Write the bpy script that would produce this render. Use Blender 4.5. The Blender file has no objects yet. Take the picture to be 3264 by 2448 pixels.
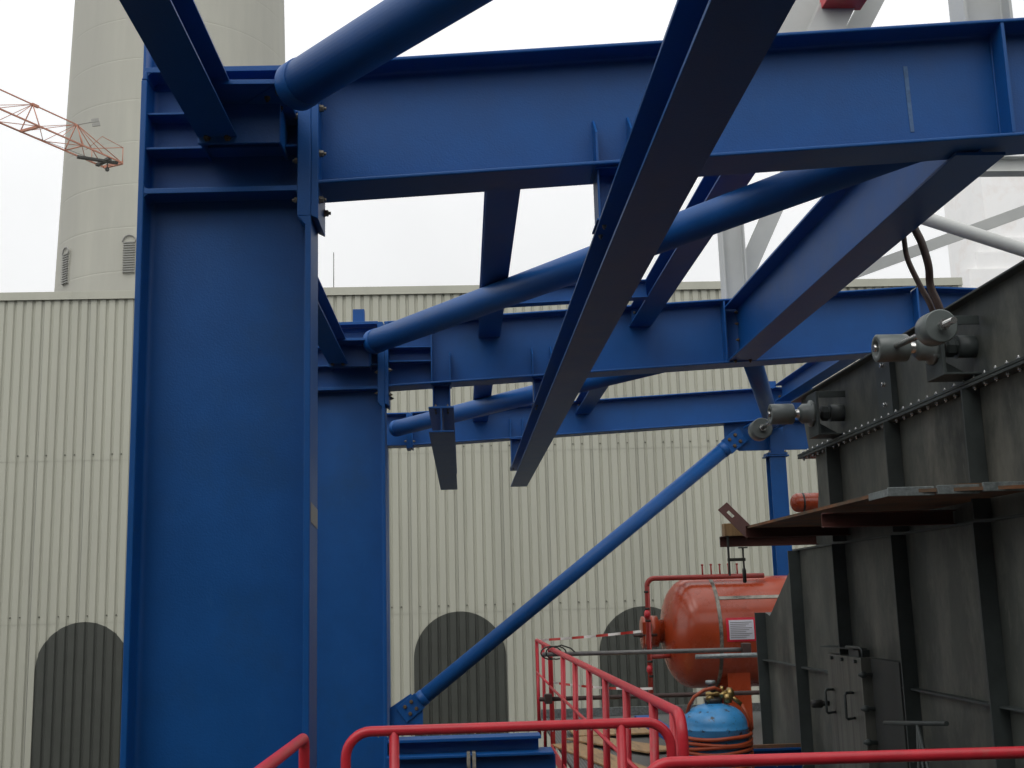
import bpy, bmesh, math, random
from mathutils import Vector, Matrix
random.seed(7)
C = bpy.context.scene
COL = C.collection
# ---------------------------------------------------------------- camera
CAM_R = ((0.99880100, -0.01962969, 0.04484680), (-0.04053963, 0.18188083, 0.98248456), (-0.02744264, -0.98312464, 0.18086698))
FPX = 3732.3            # focal length in pixels of a 3264 px wide frame
cam_d = bpy.data.cameras.new("camera"); cam = bpy.data.objects.new("camera", cam_d); COL.objects.link(cam)
cam_d.sensor_fit = 'HORIZONTAL'; cam_d.sensor_width = 36.0; cam_d.lens = 36.0 * FPX / 3264.0
cam_d.clip_start = 0.05; cam_d.clip_end = 3000
m = Matrix([[CAM_R[r][0], -CAM_R[r][1], -CAM_R[r][2]] for r in range(3)]).to_4x4()
cam.matrix_world = m
C.camera = cam
# ---------------------------------------------------------------- world and sun (bright overcast)
SUN_EL, SUN_AZ = math.radians(52), math.radians(-148)
w = bpy.data.worlds.new("World"); C.world = w; w.use_nodes = True
nt = w.node_tree; nt.nodes.clear()
def N(nt, t, **k):
    n = nt.nodes.new(t)
    for a, b in k.items(): setattr(n, a, b)
    return n
out = N(nt, 'ShaderNodeOutputWorld'); bg = N(nt, 'ShaderNodeBackground')
sky = N(nt, 'ShaderNodeTexSky', sky_type='NISHITA', sun_disc=False, sun_elevation=SUN_EL, sun_rotation=SUN_AZ)
hs = N(nt, 'ShaderNodeHueSaturation'); hs.inputs['Saturation'].default_value = 0.12
nt.links.new(sky.outputs[0], hs.inputs['Color'])
tc = N(nt, 'ShaderNodeTexCoord'); sep = N(nt, 'ShaderNodeSeparateXYZ'); nt.links.new(tc.outputs['Generated'], sep.inputs[0])
grad = N(nt, 'ShaderNodeValToRGB')
grad.color_ramp.elements[0].position = 0.0; grad.color_ramp.elements[0].color = (9.4, 9.5, 9.55, 1)
grad.color_ramp.elements[1].position = 1.0; grad.color_ramp.elements[1].color = (17.0, 17.1, 17.2, 1)
nt.links.new(sep.outputs['Z'], grad.inputs[0])
cl = N(nt, 'ShaderNodeTexNoise'); cl.inputs['Scale'].default_value = 2.6; cl.inputs['Detail'].default_value = 6
clr = N(nt, 'ShaderNodeMapRange'); clr.inputs[3].default_value = 0.80; clr.inputs[4].default_value = 1.20
nt.links.new(tc.outputs['Generated'], cl.inputs[0]); nt.links.new(cl.outputs[0], clr.inputs[0])
mul = N(nt, 'ShaderNodeMix', data_type='RGBA', blend_type='MULTIPLY'); mul.inputs[0].default_value = 1
nt.links.new(grad.outputs[0], mul.inputs[6]); nt.links.new(clr.outputs[0], mul.inputs[7])
mx = N(nt, 'ShaderNodeMix', data_type='RGBA'); mx.inputs[0].default_value = 0.88
nt.links.new(hs.outputs[0], mx.inputs[6]); nt.links.new(mul.outputs[2], mx.inputs[7])
nt.links.new(mx.outputs[2], bg.inputs[0]); bg.inputs[1].default_value = 0.11
nt.links.new(bg.outputs[0], out.inputs[0])
sun_d = bpy.data.lights.new("sun", 'SUN'); sun_d.energy = 0.9; sun_d.angle = math.radians(38); sun_d.color = (1, 0.97, 0.93)
sun = bpy.data.objects.new("sun", sun_d); COL.objects.link(sun)
sd = Vector((math.sin(SUN_AZ) * math.cos(SUN_EL), math.cos(SUN_AZ) * math.cos(SUN_EL), math.sin(SUN_EL)))
sun.rotation_euler = sd.to_track_quat('Z', 'Y').to_euler()
C.view_settings.view_transform = 'Standard'; C.view_settings.look = 'None'; C.view_settings.gamma = 1; C.view_settings.exposure = -0.12

# ---------------------------------------------------------------- materials
def mat(name, col, rough=0.5, metal=0.0, var=0.12, vscale=3.0, bump=0.0, bscale=120.0, col2=None, c2scale=2.0, c2lo=0.55, c2hi=0.7, spec=0.5, coat=0.0, streak=None, stretch=None, scuff=None):
    M = bpy.data.materials.new(name); M.use_nodes = True; t = M.node_tree; t.nodes.clear()
    o = N(t, 'ShaderNodeOutputMaterial'); b = N(t, 'ShaderNodeBsdfPrincipled'); t.links.new(b.outputs[0], o.inputs[0])
    b.inputs['Metallic'].default_value = metal; b.inputs['Specular IOR Level'].default_value = spec
    b.inputs['Coat Weight'].default_value = coat; b.inputs['Coat Roughness'].default_value = 0.15
    ge = N(t, 'ShaderNodeNewGeometry'); mp = N(t, 'ShaderNodeMapping'); t.links.new(ge.outputs['Position'], mp.inputs[0])
    if stretch: mp.inputs['Scale'].default_value = stretch
    n1 = N(t, 'ShaderNodeTexNoise'); n1.inputs['Scale'].default_value = vscale; n1.inputs['Detail'].default_value = 8; n1.inputs['Roughness'].default_value = 0.65
    t.links.new(mp.outputs[0], n1.inputs['Vector'])
    r1 = N(t, 'ShaderNodeMapRange'); r1.inputs[1].default_value = 0.3; r1.inputs[2].default_value = 0.7
    r1.inputs[3].default_value = 1 - var; r1.inputs[4].default_value = 1 + var
    t.links.new(n1.outputs[0], r1.inputs[0])
    mlt = N(t, 'ShaderNodeMix', data_type='RGBA', blend_type='MULTIPLY'); mlt.inputs[0].default_value = 1
    mlt.inputs[6].default_value = (*col, 1); t.links.new(r1.outputs[0], mlt.inputs[7])
    c = mlt.outputs[2]
    if col2:
        n2 = N(t, 'ShaderNodeTexNoise'); n2.inputs['Scale'].default_value = c2scale; n2.inputs['Detail'].default_value = 10; n2.inputs['Roughness'].default_value = 0.7
        t.links.new(mp.outputs[0], n2.inputs['Vector'])
        r2 = N(t, 'ShaderNodeMapRange'); r2.inputs[1].default_value = c2lo; r2.inputs[2].default_value = c2hi
        t.links.new(n2.outputs[0], r2.inputs[0])
        m2 = N(t, 'ShaderNodeMix', data_type='RGBA'); t.links.new(r2.outputs[0], m2.inputs[0])
        t.links.new(c, m2.inputs[6]); m2.inputs[7].default_value = (*col2, 1); c = m2.outputs[2]
    if scuff:
        mp4 = N(t, 'ShaderNodeMapping'); mp4.inputs['Scale'].default_value = (1, 1, 0.3); mp4.inputs['Rotation'].default_value = (0.2, 0.1, 0.4)
        t.links.new(ge.outputs['Position'], mp4.inputs[0])
        n4 = N(t, 'ShaderNodeTexNoise'); n4.inputs['Scale'].default_value = 9; n4.inputs['Detail'].default_value = 14; n4.inputs['Roughness'].default_value = 0.75
        t.links.new(mp4.outputs[0], n4.inputs['Vector'])
        r4 = N(t, 'ShaderNodeMapRange'); r4.inputs[1].default_value = 0.60; r4.inputs[2].default_value = 0.70; r4.inputs[4].default_value = 0.55
        t.links.new(n4.outputs[0], r4.inputs[0])
        m4 = N(t, 'ShaderNodeMix', data_type='RGBA'); t.links.new(r4.outputs[0], m4.inputs[0]); t.links.new(c, m4.inputs[6]); m4.inputs[7].default_value = (*scuff, 1); c = m4.outputs[2]
    t.links.new(c, b.inputs['Base Color'])
    r3 = N(t, 'ShaderNodeMapRange'); r3.inputs[3].default_value = max(0.02, rough - 0.08); r3.inputs[4].default_value = min(1, rough + 0.08)
    t.links.new(n1.outputs[0], r3.inputs[0]); t.links.new(r3.outputs[0], b.inputs['Roughness'])
    if bump:
        n3 = N(t, 'ShaderNodeTexNoise'); n3.inputs['Scale'].default_value = bscale; n3.inputs['Detail'].default_value = 3
        t.links.new(ge.outputs['Position'], n3.inputs['Vector'])
        bp = N(t, 'ShaderNodeBump'); bp.inputs['Strength'].default_value = bump; bp.inputs['Distance'].default_value = 0.004
        t.links.new(n3.outputs[0], bp.inputs['Height']); t.links.new(bp.outputs[0], b.inputs['Normal'])
    return M
BLUE = mat('blue_steel_paint', (0.002, 0.072, 0.265), 0.46, spec=0.34, scuff=(0.012, 0.09, 0.28), var=0.09, vscale=4, bump=0.28, bscale=90, col2=(0.005, 0.063, 0.205), c2scale=1.3, c2lo=0.55, c2hi=0.75)
WALLM = mat('cream_cladding', (0.445, 0.445, 0.368), 0.55, var=0.05, vscale=0.8, stretch=(1, 1, 0.1), col2=(0.405, 0.405, 0.335), c2scale=0.5, c2lo=0.45, c2hi=0.6)
ARCHM = mat('dark_grey_cladding', (0.052, 0.056, 0.047), 0.5, var=0.08)
DARKCLAD = mat('shade_building_cladding', (0.05, 0.05, 0.045), 0.6, var=0.1)  # only for the added light-blocking building behind the viewer
SLABM = mat('dark_slab_low_bounce', (0.018, 0.018, 0.016), 0.7, var=0.4, vscale=0.8, spec=0.3)  # only for the added slab that cuts bounce light from below
CHALK = mat('faded_chalk', (0.07, 0.14, 0.27), 0.8, var=0.3, vscale=20)
NOTR = mat('crimson_print', (0.62, 0.008, 0.035), 0.4)
DARKBOX = mat('streaky_dark_grey_steel', (0.022, 0.026, 0.024), 0.55, var=0.35, vscale=9, stretch=(1, 2, 0.15))  # darker grey with vertical streaks
SCREWM = mat('screw_dark', (0.12, 0.12, 0.1), 0.6)
CONC = mat('pale_concrete', (0.43, 0.425, 0.365), 0.85, var=0.06, vscale=0.9, stretch=(1, 1, 0.12), col2=(0.375, 0.37, 0.325), c2scale=0.12, c2lo=0.4, c2hi=0.65)
LOUV = mat('louver_grey', (0.26, 0.26, 0.24), 0.6)
ZINC = mat('galvanised_bolt', (0.22, 0.2, 0.16), 0.45, metal=0.6, var=0.3, vscale=60)
RUSTB = mat('rusty_bolt', (0.11, 0.075, 0.04), 0.7, metal=0.3, var=0.4, vscale=60)
SHINE = mat('bright_rivet', (0.55, 0.56, 0.55), 0.25, metal=0.9, var=0.2, vscale=60)
DUCT = mat('grey_primed_duct', (0.062, 0.069, 0.061), 0.47, metal=0.1, var=0.45, vscale=1.3, stretch=(1, 1, 0.5), col2=(0.15, 0.152, 0.130), c2scale=2.2, c2lo=0.46, c2hi=0.66, bump=0.25, bscale=18, spec=0.4, scuff=(0.19, 0.19, 0.165))
DOORM = mat('streaky_grey_door', (0.11, 0.115, 0.10), 0.5, metal=0.1, var=0.4, vscale=9, stretch=(1, 3, 0.12), col2=(0.05, 0.05, 0.045), c2scale=4, c2lo=0.5, c2hi=0.65)
RIBM = mat('dark_grey_rib', (0.044, 0.054, 0.053), 0.45, var=0.3, vscale=4, spec=0.4)
LEVM = mat('lever_grey_paint', (0.13, 0.15, 0.145), 0.35, var=0.1, vscale=8)
STEEL = mat('bare_steel_rod', (0.55, 0.55, 0.53), 0.25, metal=0.9, var=0.1)
REDR = mat('red_rail_paint', (0.54, 0.024, 0.038), 0.38, var=0.14, vscale=7, col2=(0.4, 0.07, 0.06), c2scale=9, c2lo=0.6, c2hi=0.72)
ORNG = mat('orange_red_vessel_paint', (0.35, 0.046, 0.010), 0.28, var=0.14, vscale=3, coat=0.3)
ORNP = mat('red_brown_pipe_paint', (0.30, 0.03, 0.022), 0.4, var=0.15, vscale=8)
WELD = mat('unpainted_weld_band', (0.32, 0.30, 0.25), 0.6, var=0.4, vscale=9, col2=(0.06, 0.05, 0.04), c2scale=1.6, c2lo=0.45, c2hi=0.55)
BOTT = mat('light_blue_bottle_paint', (0.04, 0.26, 0.56), 0.42, var=0.18, vscale=14, col2=(0.02, 0.035, 0.05), c2scale=22, c2lo=0.57, c2hi=0.62, coat=0.2)
HOSEM = mat('orange_rubber_hose', (0.33, 0.055, 0.015), 0.5, var=0.15, vscale=10)
BRASS = mat('brass', (0.35, 0.25, 0.1), 0.35, metal=0.9, var=0.3, vscale=60)
BLK = mat('black_rubber', (0.02, 0.02, 0.018), 0.5)
SCAF = mat('galvanised_scaffold_tube', (0.16, 0.155, 0.15), 0.45, metal=0.4, var=0.25, vscale=10)
SCAFR = mat('rusty_scaffold_tube', (0.06, 0.035, 0.03), 0.6, metal=0.2, var=0.3, vscale=10)
RUSTP = mat('red_oxide_primer', (0.085, 0.022, 0.015), 0.6, var=0.2, vscale=6, col2=(0.05, 0.02, 0.012), c2scale=4)
RUSTM = mat('rusty_plate', (0.22, 0.095, 0.04), 0.8, var=0.3, vscale=6, col2=(0.12, 0.08, 0.05), c2scale=4, c2lo=0.45, c2hi=0.6)
ZSTRIP = mat('zinc_edge_strip', (0.24, 0.27, 0.27), 0.4, metal=0.5, var=0.4, vscale=30)
WOOD = mat('wet_plywood', (0.36, 0.22, 0.10), 0.5, var=0.25, vscale=3, stretch=(8, 1, 1), col2=(0.2, 0.12, 0.06), c2scale=2, c2lo=0.5, c2hi=0.65)
WHITE = mat('pale_grey_steel_paint', (0.50, 0.51, 0.49), 0.5, var=0.06, vscale=3)
PALE = mat('haze_whitened_tower', (0.88, 0.87, 0.85), 0.8, var=0.1, vscale=0.02, col2=(0.70, 0.62, 0.56), c2scale=0.02, c2lo=0.5, c2hi=0.7)  # near-white base colour stands in for part of the distance haze
CRANE = mat('crane_orange', (0.46, 0.19, 0.12), 0.5, var=0.1)
DARKM = mat('dark_machinery', (0.04, 0.04, 0.035), 0.5)
PAPER = mat('white_paper', (0.62, 0.62, 0.68), 0.4, var=0.05)
TAPW = mat('white_tape', (0.72, 0.70, 0.66), 0.4, var=0.03)
TAPR = mat('red_tape', (0.5, 0.03, 0.02), 0.4, var=0.03)
CABLEM = mat('brown_sling', (0.05, 0.022, 0.014), 0.7, var=0.5, vscale=12)
GROUND = mat('wet_gravel_yard', (0.028, 0.027, 0.024), 0.7, var=0.3, vscale=0.5, col2=(0.045, 0.042, 0.036), c2scale=0.2)
def grating_mat():
    M = bpy.data.materials.new('steel_grating'); M.use_nodes = True; t = M.node_tree; b = t.nodes['Principled BSDF']
    ge = N(t, 'ShaderNodeNewGeometry'); v = N(t, 'ShaderNodeSeparateXYZ'); t.links.new(ge.outputs['Position'], v.inputs[0])
    outs = []
    for ax in 'XY':
        a = N(t, 'ShaderNodeMath', operation='MULTIPLY'); a.inputs[1].default_value = 1 / 0.034; t.links.new(v.outputs[ax], a.inputs[0])
        f = N(t, 'ShaderNodeMath', operation='FRACT'); t.links.new(a.outputs[0], f.inputs[0])
        l = N(t, 'ShaderNodeMath', operation='LESS_THAN'); l.inputs[1].default_value = 0.3; t.links.new(f.outputs[0], l.inputs[0]); outs.append(l)
    mxx = N(t, 'ShaderNodeMath', operation='MAXIMUM'); t.links.new(outs[0].outputs[0], mxx.inputs[0]); t.links.new(outs[1].outputs[0], mxx.inputs[1])
    mc = N(t, 'ShaderNodeMix', data_type='RGBA'); mc.inputs[6].default_value = (0.02, 0.02, 0.018, 1); mc.inputs[7].default_value = (0.15, 0.155, 0.15, 1)
    t.links.new(mxx.outputs[0], mc.inputs[0]); t.links.new(mc.outputs[2], b.inputs['Base Color']); b.inputs['Roughness'].default_value = 0.5
    return M
GRAT = grating_mat()
WATER = bpy.data.materials.new('water'); WATER.use_nodes = True; _b = WATER.node_tree.nodes['Principled BSDF']
_b.inputs['Transmission Weight'].default_value = 1; _b.inputs['IOR'].default_value = 1.33; _b.inputs['Roughness'].default_value = 0.02

# ---------------------------------------------------------------- mesh helpers
class MB:
    """collects shapes in world coordinates into one mesh"""
    def __init__(s): s.bm = bmesh.new(); s.mi = 0; s.smooth = set()
    def face(s, vs, smooth=False):
        try: f = s.bm.faces.new(vs)
        except ValueError: return None
        f.material_index = s.mi; f.smooth = smooth; return f
    def box(s, x0, x1, y0, y1, z0, z1):
        v = [s.bm.verts.new(p) for p in ((x0,y0,z0),(x1,y0,z0),(x1,y1,z0),(x0,y1,z0),(x0,y0,z1),(x1,y0,z1),(x1,y1,z1),(x0,y1,z1))]
        for q in ((0,3,2,1),(4,5,6,7),(0,1,5,4),(1,2,6,5),(2,3,7,6),(3,0,4,7)): s.face([v[i] for i in q])
        return s
    def prism(s, prof, d, smooth=False):
        """prof: closed list of 3-D points; d: extrusion vector"""
        d = Vector(d); a = [s.bm.verts.new(Vector(p)) for p in prof]; b = [s.bm.verts.new(Vector(p) + d) for p in prof]
        n = len(a); s.face(a[::-1]); s.face(b)
        for i in range(n): s.face([a[i], a[(i+1) % n], b[(i+1) % n], b[i]], smooth)
        return s
    def frame(s, p0, p1, up=(0,0,1)):
        t = (Vector(p1) - Vector(p0)).normalized(); up = Vector(up)
        if abs(t.dot(up)) > 0.99: up = Vector((0,1,0)) if abs(t.y) < 0.9 else Vector((1,0,0))
        u = t.cross(up).normalized(); return t, u, u.cross(t).normalized()
    def section(s, p0, p1, prof, up=(0,0,1), smooth=False):
        t, u, v = s.frame(p0, p1, up); p0 = Vector(p0)
        return s.prism([p0 + u*a + v*b for a, b in prof], Vector(p1) - p0, smooth)
    def bar(s, p0, p1, wu, wv, up=(0,0,1)):
        a, b = wu/2, wv/2
        return s.section(p0, p1, [(-a,-b),(a,-b),(a,b),(-a,b)], up)
    def ibeam(s, p0, p1, H, B, tw, tf, up=(0,0,1), r=None):
        """I section, centred on p0-p1; H along up, B across"""
        if r is None: r = tw * 0.9
        q = []; h, b, w_ = H/2, B/2, tw/2
        def fil(cx, cy, a0, a1):
            return [(cx + r*math.cos(math.radians(a0 + (a1-a0)*k/4)), cy + r*math.sin(math.radians(a0 + (a1-a0)*k/4))) for k in range(5)]
        q += [(-b,-h),(b,-h),(b,-h+tf)] + fil(w_+r, -h+tf+r, 270, 180) + fil(w_+r, h-tf-r, 180, 90) + [(b,h-tf),(b,h),(-b,h),(-b,h-tf)]
        q += fil(-w_-r, h-tf-r, 90, 0) + fil(-w_-r, -h+tf+r, 0, -90) + [(-b,-h+tf)]
        return s.section(p0, p1, q, up)
    def channel(s, p0, p1, H, B, t_, up=(0,0,1), flip=1):
        q = [(0,-H/2),(B,-H/2),(B,-H/2+t_),(t_,-H/2+t_),(t_,H/2-t_),(B,H/2-t_),(B,H/2),(0,H/2)]
        return s.section(p0, p1, [(a*flip, b) for a, b in q], up)
    def tube(s, p0, p1, r, r1=None, n=20, cap=True):
        r1 = r if r1 is None else r1
        t, u, v = s.frame(p0, p1); p0 = Vector(p0); p1 = Vector(p1)
        A = []; Bv = []
        for k in range(n):
            c = u*math.cos(2*math.pi*k/n) + v*math.sin(2*math.pi*k/n)
            A.append(s.bm.verts.new(p0 + c*r)); Bv.append(s.bm.verts.new(p1 + c*r1))
        for k in range(n): s.face([A[k], A[(k+1)%n], Bv[(k+1)%n], Bv[k]], True)
        if cap: s.face(A[::-1]); s.face(Bv)
        return s
    def path(s, pts, r, n=12, cap=True):
        pts = [Vector(p) for p in pts]; rings = []; prev = None
        for i, p in enumerate(pts):
            t = (pts[min(i+1, len(pts)-1)] - pts[max(i-1, 0)]).normalized()
            if prev is None:
                up = Vector((0,0,1)) if abs(t.z) < 0.9 else Vector((1,0,0)); u = t.cross(up).normalized()
            else: u = (prev - t*prev.dot(t)).normalized()
            v = t.cross(u); prev = u
            rings.append([s.bm.verts.new(p + (u*math.cos(2*math.pi*k/n) + v*math.sin(2*math.pi*k/n))*r) for k in range(n)])
        for a, b in zip(rings, rings[1:]):
            for k in range(n): s.face([a[k], a[(k+1)%n], b[(k+1)%n], b[k]], True)
        if cap: s.face(rings[0][::-1]); s.face(rings[-1])
        return s
    def lathe(s, base, axis, prof, n=32, smooth=True):
        """prof: (radius, height along axis)"""
        base = Vector(base); t, u, v = s.frame(base, base + Vector(axis)); rings = []
        for r, h in prof:
            c = base + t*h
            rings.append([s.bm.verts.new(c)] if r < 1e-5 else [s.bm.verts.new(c + (u*math.cos(2*math.pi*k/n) + v*math.sin(2*math.pi*k/n))*r) for k in range(n)])
        for a, b in zip(rings, rings[1:]):
            for k in range(n):
                if len(a) == 1 and len(b) == 1: continue
                if len(a) == 1: s.face([a[0], b[(k+1)%n], b[k]], smooth)
                elif len(b) == 1: s.face([a[k], a[(k+1)%n], b[0]], smooth)
                else: s.face([a[k], a[(k+1)%n], b[(k+1)%n], b[k]], smooth)
        if len(rings[0]) > 1: s.face(rings[0][::-1])
        if len(rings[-1]) > 1: s.face(rings[-1])
        return s
    def build(s, name, mats, parent=None, bevel=0.0, origin=None, normals=True):
        if normals: bmesh.ops.recalc_face_normals(s.bm, faces=s.bm.faces[:])
        if parent is not None: o0 = world_loc(parent)
        elif origin is not None: o0 = Vector(origin)
        else:
            xs = [v.co for v in s.bm.verts]
            o0 = Vector((sum(p.x for p in xs)/len(xs), sum(p.y for p in xs)/len(xs), min(p.z for p in xs)))
        for v in s.bm.verts: v.co -= o0
        me = bpy.data.meshes.new(name); s.bm.to_mesh(me); s.bm.free()
        for mm in (mats if isinstance(mats, (list, tuple)) else [mats]): me.materials.append(mm)
        o = bpy.data.objects.new(name, me); COL.objects.link(o)
        if parent is not None: o.parent = parent
        else: o.location = o0
        if bevel:
            bv = o.modifiers.new('bevel', 'BEVEL'); bv.width = bevel; bv.segments = 2; bv.limit_method = 'ANGLE'; bv.angle_limit = math.radians(50)
        return o
def world_loc(o):
    v = Vector((0,0,0))
    while o is not None: v += o.location; o = o.parent
    return v
def tag(o, label=None, cat=None, group=None, kind=None):
    if label: o['label'] = label
    if cat: o['category'] = cat
    if group: o['group'] = group
    if kind: o['kind'] = kind
    return o
def thing(name, loc, label, cat, group=None):
    o = bpy.data.objects.new(name, None); COL.objects.link(o); o.location = loc; o.empty_display_size = 0.2
    return tag(o, label, cat, group)
def arc(c, r, a0, a1, u, v, n=6):
    c, u, v = Vector(c), Vector(u), Vector(v)
    return [c + u*r*math.cos(math.radians(a0+(a1-a0)*k/n)) + v*r*math.sin(math.radians(a0+(a1-a0)*k/n)) for k in range(n+1)]
# shared bolt meshes: axis +X, head towards +X
_bolts = {}
def bolt(parent, pos, axis='X', sgn=1, size=0.018, m_=None, stud=True):
    m_ = m_ or ZINC; key = (m_.name, size, stud)
    if key not in _bolts:
        b = MB(); b.lathe((0,0,0), (1,0,0), [(size*1.25,0),(size*1.25,size*0.25),(size,size*0.25),(size,size*1.15),(size*0.85,size*1.3)], n=6, smooth=False)
        if stud: b.lathe((size*1.3,0,0), (1,0,0), [(size*0.5,0),(size*0.5,size*0.7)], n=10)
        o = b.build('bolt', m_, None, origin=(0,0,0)); _bolts[key] = o.data; bpy.data.objects.remove(o)
    o = bpy.data.objects.new('bolt', _bolts[key]); COL.objects.link(o); o.parent = parent
    o.location = Vector(pos) - world_loc(parent)
    d = {'X': Vector((sgn,0,0)), 'Y': Vector((0,sgn,0)), 'Z': Vector((0,0,sgn))}[axis] if isinstance(axis, str) else Vector(axis)
    o.rotation_euler = d.to_track_quat('X', 'Z').to_euler(); return o

# ---------------------------------------------------------------- setting
g = MB(); g.box(-1500, 1500, -400, 2500, -15.2, -15); tag(g.build('ground', GROUND), kind='structure')

# ---------------------------------------------------------------- corrugated hall behind
WY = 30.0
PITCH = 0.2355; X0 = -11.243 - PITCH*170
def wall_profile(xa, xb):
    """(x, depth) list of the trapezoidal cladding; depth 0 is the outer face"""
    pts = []; k = 0
    while True:
        x = X0 + k*PITCH
        for dx, d in ((0.0, 0.045), (0.040, 0.045), (0.064, 0.0), (0.206, 0.0)):
            pts.append((x + dx, d))
        k += 1
        if x > xb + PITCH: break
    def dep(x):
        for (a, da), (b, db) in zip(pts, pts[1:]):
            if a <= x <= b: return da + (db-da)*(x-a)/max(b-a, 1e-9)
        return 0
    return [(xa, dep(xa))] + [p for p in pts if xa < p[0] < xb] + [(xb, dep(xb))]
hall = thing('corrugated_hall', (-16, WY, -15), 'long cream corrugated metal hall with dark arched panels, behind the blue steelwork', 'building')
mb = MB()
P = wall_profile(-46, 13.5)
def strip(mb, P, y, z0, z1):
    lo = [mb.bm.verts.new((x, y + d, z0(x) if callable(z0) else z0)) for x, d in P]; hi = [mb.bm.verts.new((x, y + d, z1(x) if callable(z1) else z1)) for x, d in P]
    for i in range(len(P)-1): mb.face([lo[i], lo[i+1], hi[i+1], hi[i]])
strip(mb, P, WY, -15, -0.272); strip(mb, P, WY - 0.006, -0.285, 3.78); strip(mb, P, WY - 0.012, 3.765, 8.05)
mb.box(-46, 13.5, WY + 0.08, WY + 25, -15, 7.9)
mb.mi = 1
for zz, in ((-0.11,), (3.92,)):
    k = 0
    while X0 + k*PITCH < 13.3:
        if (k - 170) % 5 in (0, 1, 3):
            x = X0 + k*PITCH + 0.02
            mb.lathe((x, WY+0.035, zz), (0,-1,0), [(0.017,0),(0.017,0.02),(0.008,0.03)], n=8)
        k += 1
mb.mi = 2
x = X0
k = 0
while X0 + k*PITCH < 13.3:            # vertical sheet laps
    if (k - 170) % 5 == 2:
        x = X0 + k*PITCH + 0.05; mb.box(x, x+0.006, WY - 0.0, WY + 0.04, -15, 8.0)
    k += 1
wall = mb.build('wall', [WALLM, SCREWM, LOUV], hall, normals=False)
mb = MB(); mb.box(-46.05, 13.56, WY-0.07, WY+0.6, 7.99, 8.165); mb.box(-46.05, 13.56, WY-0.075, WY-0.055, 7.97, 8.185)
x = -46
while x < 13.5:
    mb.box(x, x+0.01, WY-0.079, WY-0.05, 7.975, 8.188); x += 3.0
mb.build('roof_coping', WALLM, hall, bevel=0.006)
mb = MB(); mb.box(13.44, 13.54, WY-0.055, WY+0.2, -15, 7.99); mb.build('corner_trim', WALLM, hall)
for cx in (-18.7, -14.05, -9.4, -4.76, -0.115, 4.53, 9.18):
    mb = MB(); R_ = 1.15
    Q = wall_profile(cx - R_ + 1e-4, cx + R_ - 1e-4)
    xs = sorted(set([round(cx + R_*math.sin(math.radians(a)), 5) for a in range(-89, 90, 3)] + [q[0] for q in Q]))
    def dp(x, Q=Q):
        for (a, da), (b, db) in zip(Q, Q[1:]):
            if a <= x <= b: return da + (db-da)*(x-a)/max(b-a, 1e-9)
        return 0
    Q2 = [(x, dp(x)) for x in xs if cx-R_ < x < cx+R_]
    top = lambda x: -1.41 + math.sqrt(max(0, R_*R_ - (x-cx)**2))
    strip(mb, Q2, WY - 0.030, -15, top)
    lo = [mb.bm.verts.new((x, WY - 0.030 + d, top(x))) for x, d in Q2]; hi = [mb.bm.verts.new((x, WY + d + .002, top(x))) for x, d in Q2]
    for i in range(len(Q2)-1): mb.face([lo[i], lo[i+1], hi[i+1], hi[i]])
    mb.build('arched_panel', ARCHM, hall, normals=False)
mb = MB(); mb.tube((-3.287, 30.3, 8.1), (-3.287, 30.3, 9.25), 0.012, n=8); mb.box(-3.32, -3.25, 30.25, 30.35, 8.1, 8.2)
tag(mb.build('lightning_rod', SCAF), 'thin grey lightning rod standing on the edge of the cream hall roof', 'lightning rod')

shade_bld = thing('added_shade_building', (0, -4.5, -15), 'dark sheet-clad building added behind the viewer to block low sky light, outside the picture', 'building')  # unseen mass added to shut out low sky and darken reflections
mb = MB(); strip(mb, [(x, -d) for x, d in wall_profile(-45, 45)], -4.5, -15, 5.5); mb.box(-45, 45, -34, -4.58, -15, 5.4); mb.build('wall', DARKCLAD, shade_bld)
mb = MB(); mb.box(-45.1, 45.1, -34.1, -4.4, 5.5, 5.7); mb.build('roof_coping', DARKCLAD, shade_bld)

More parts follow.
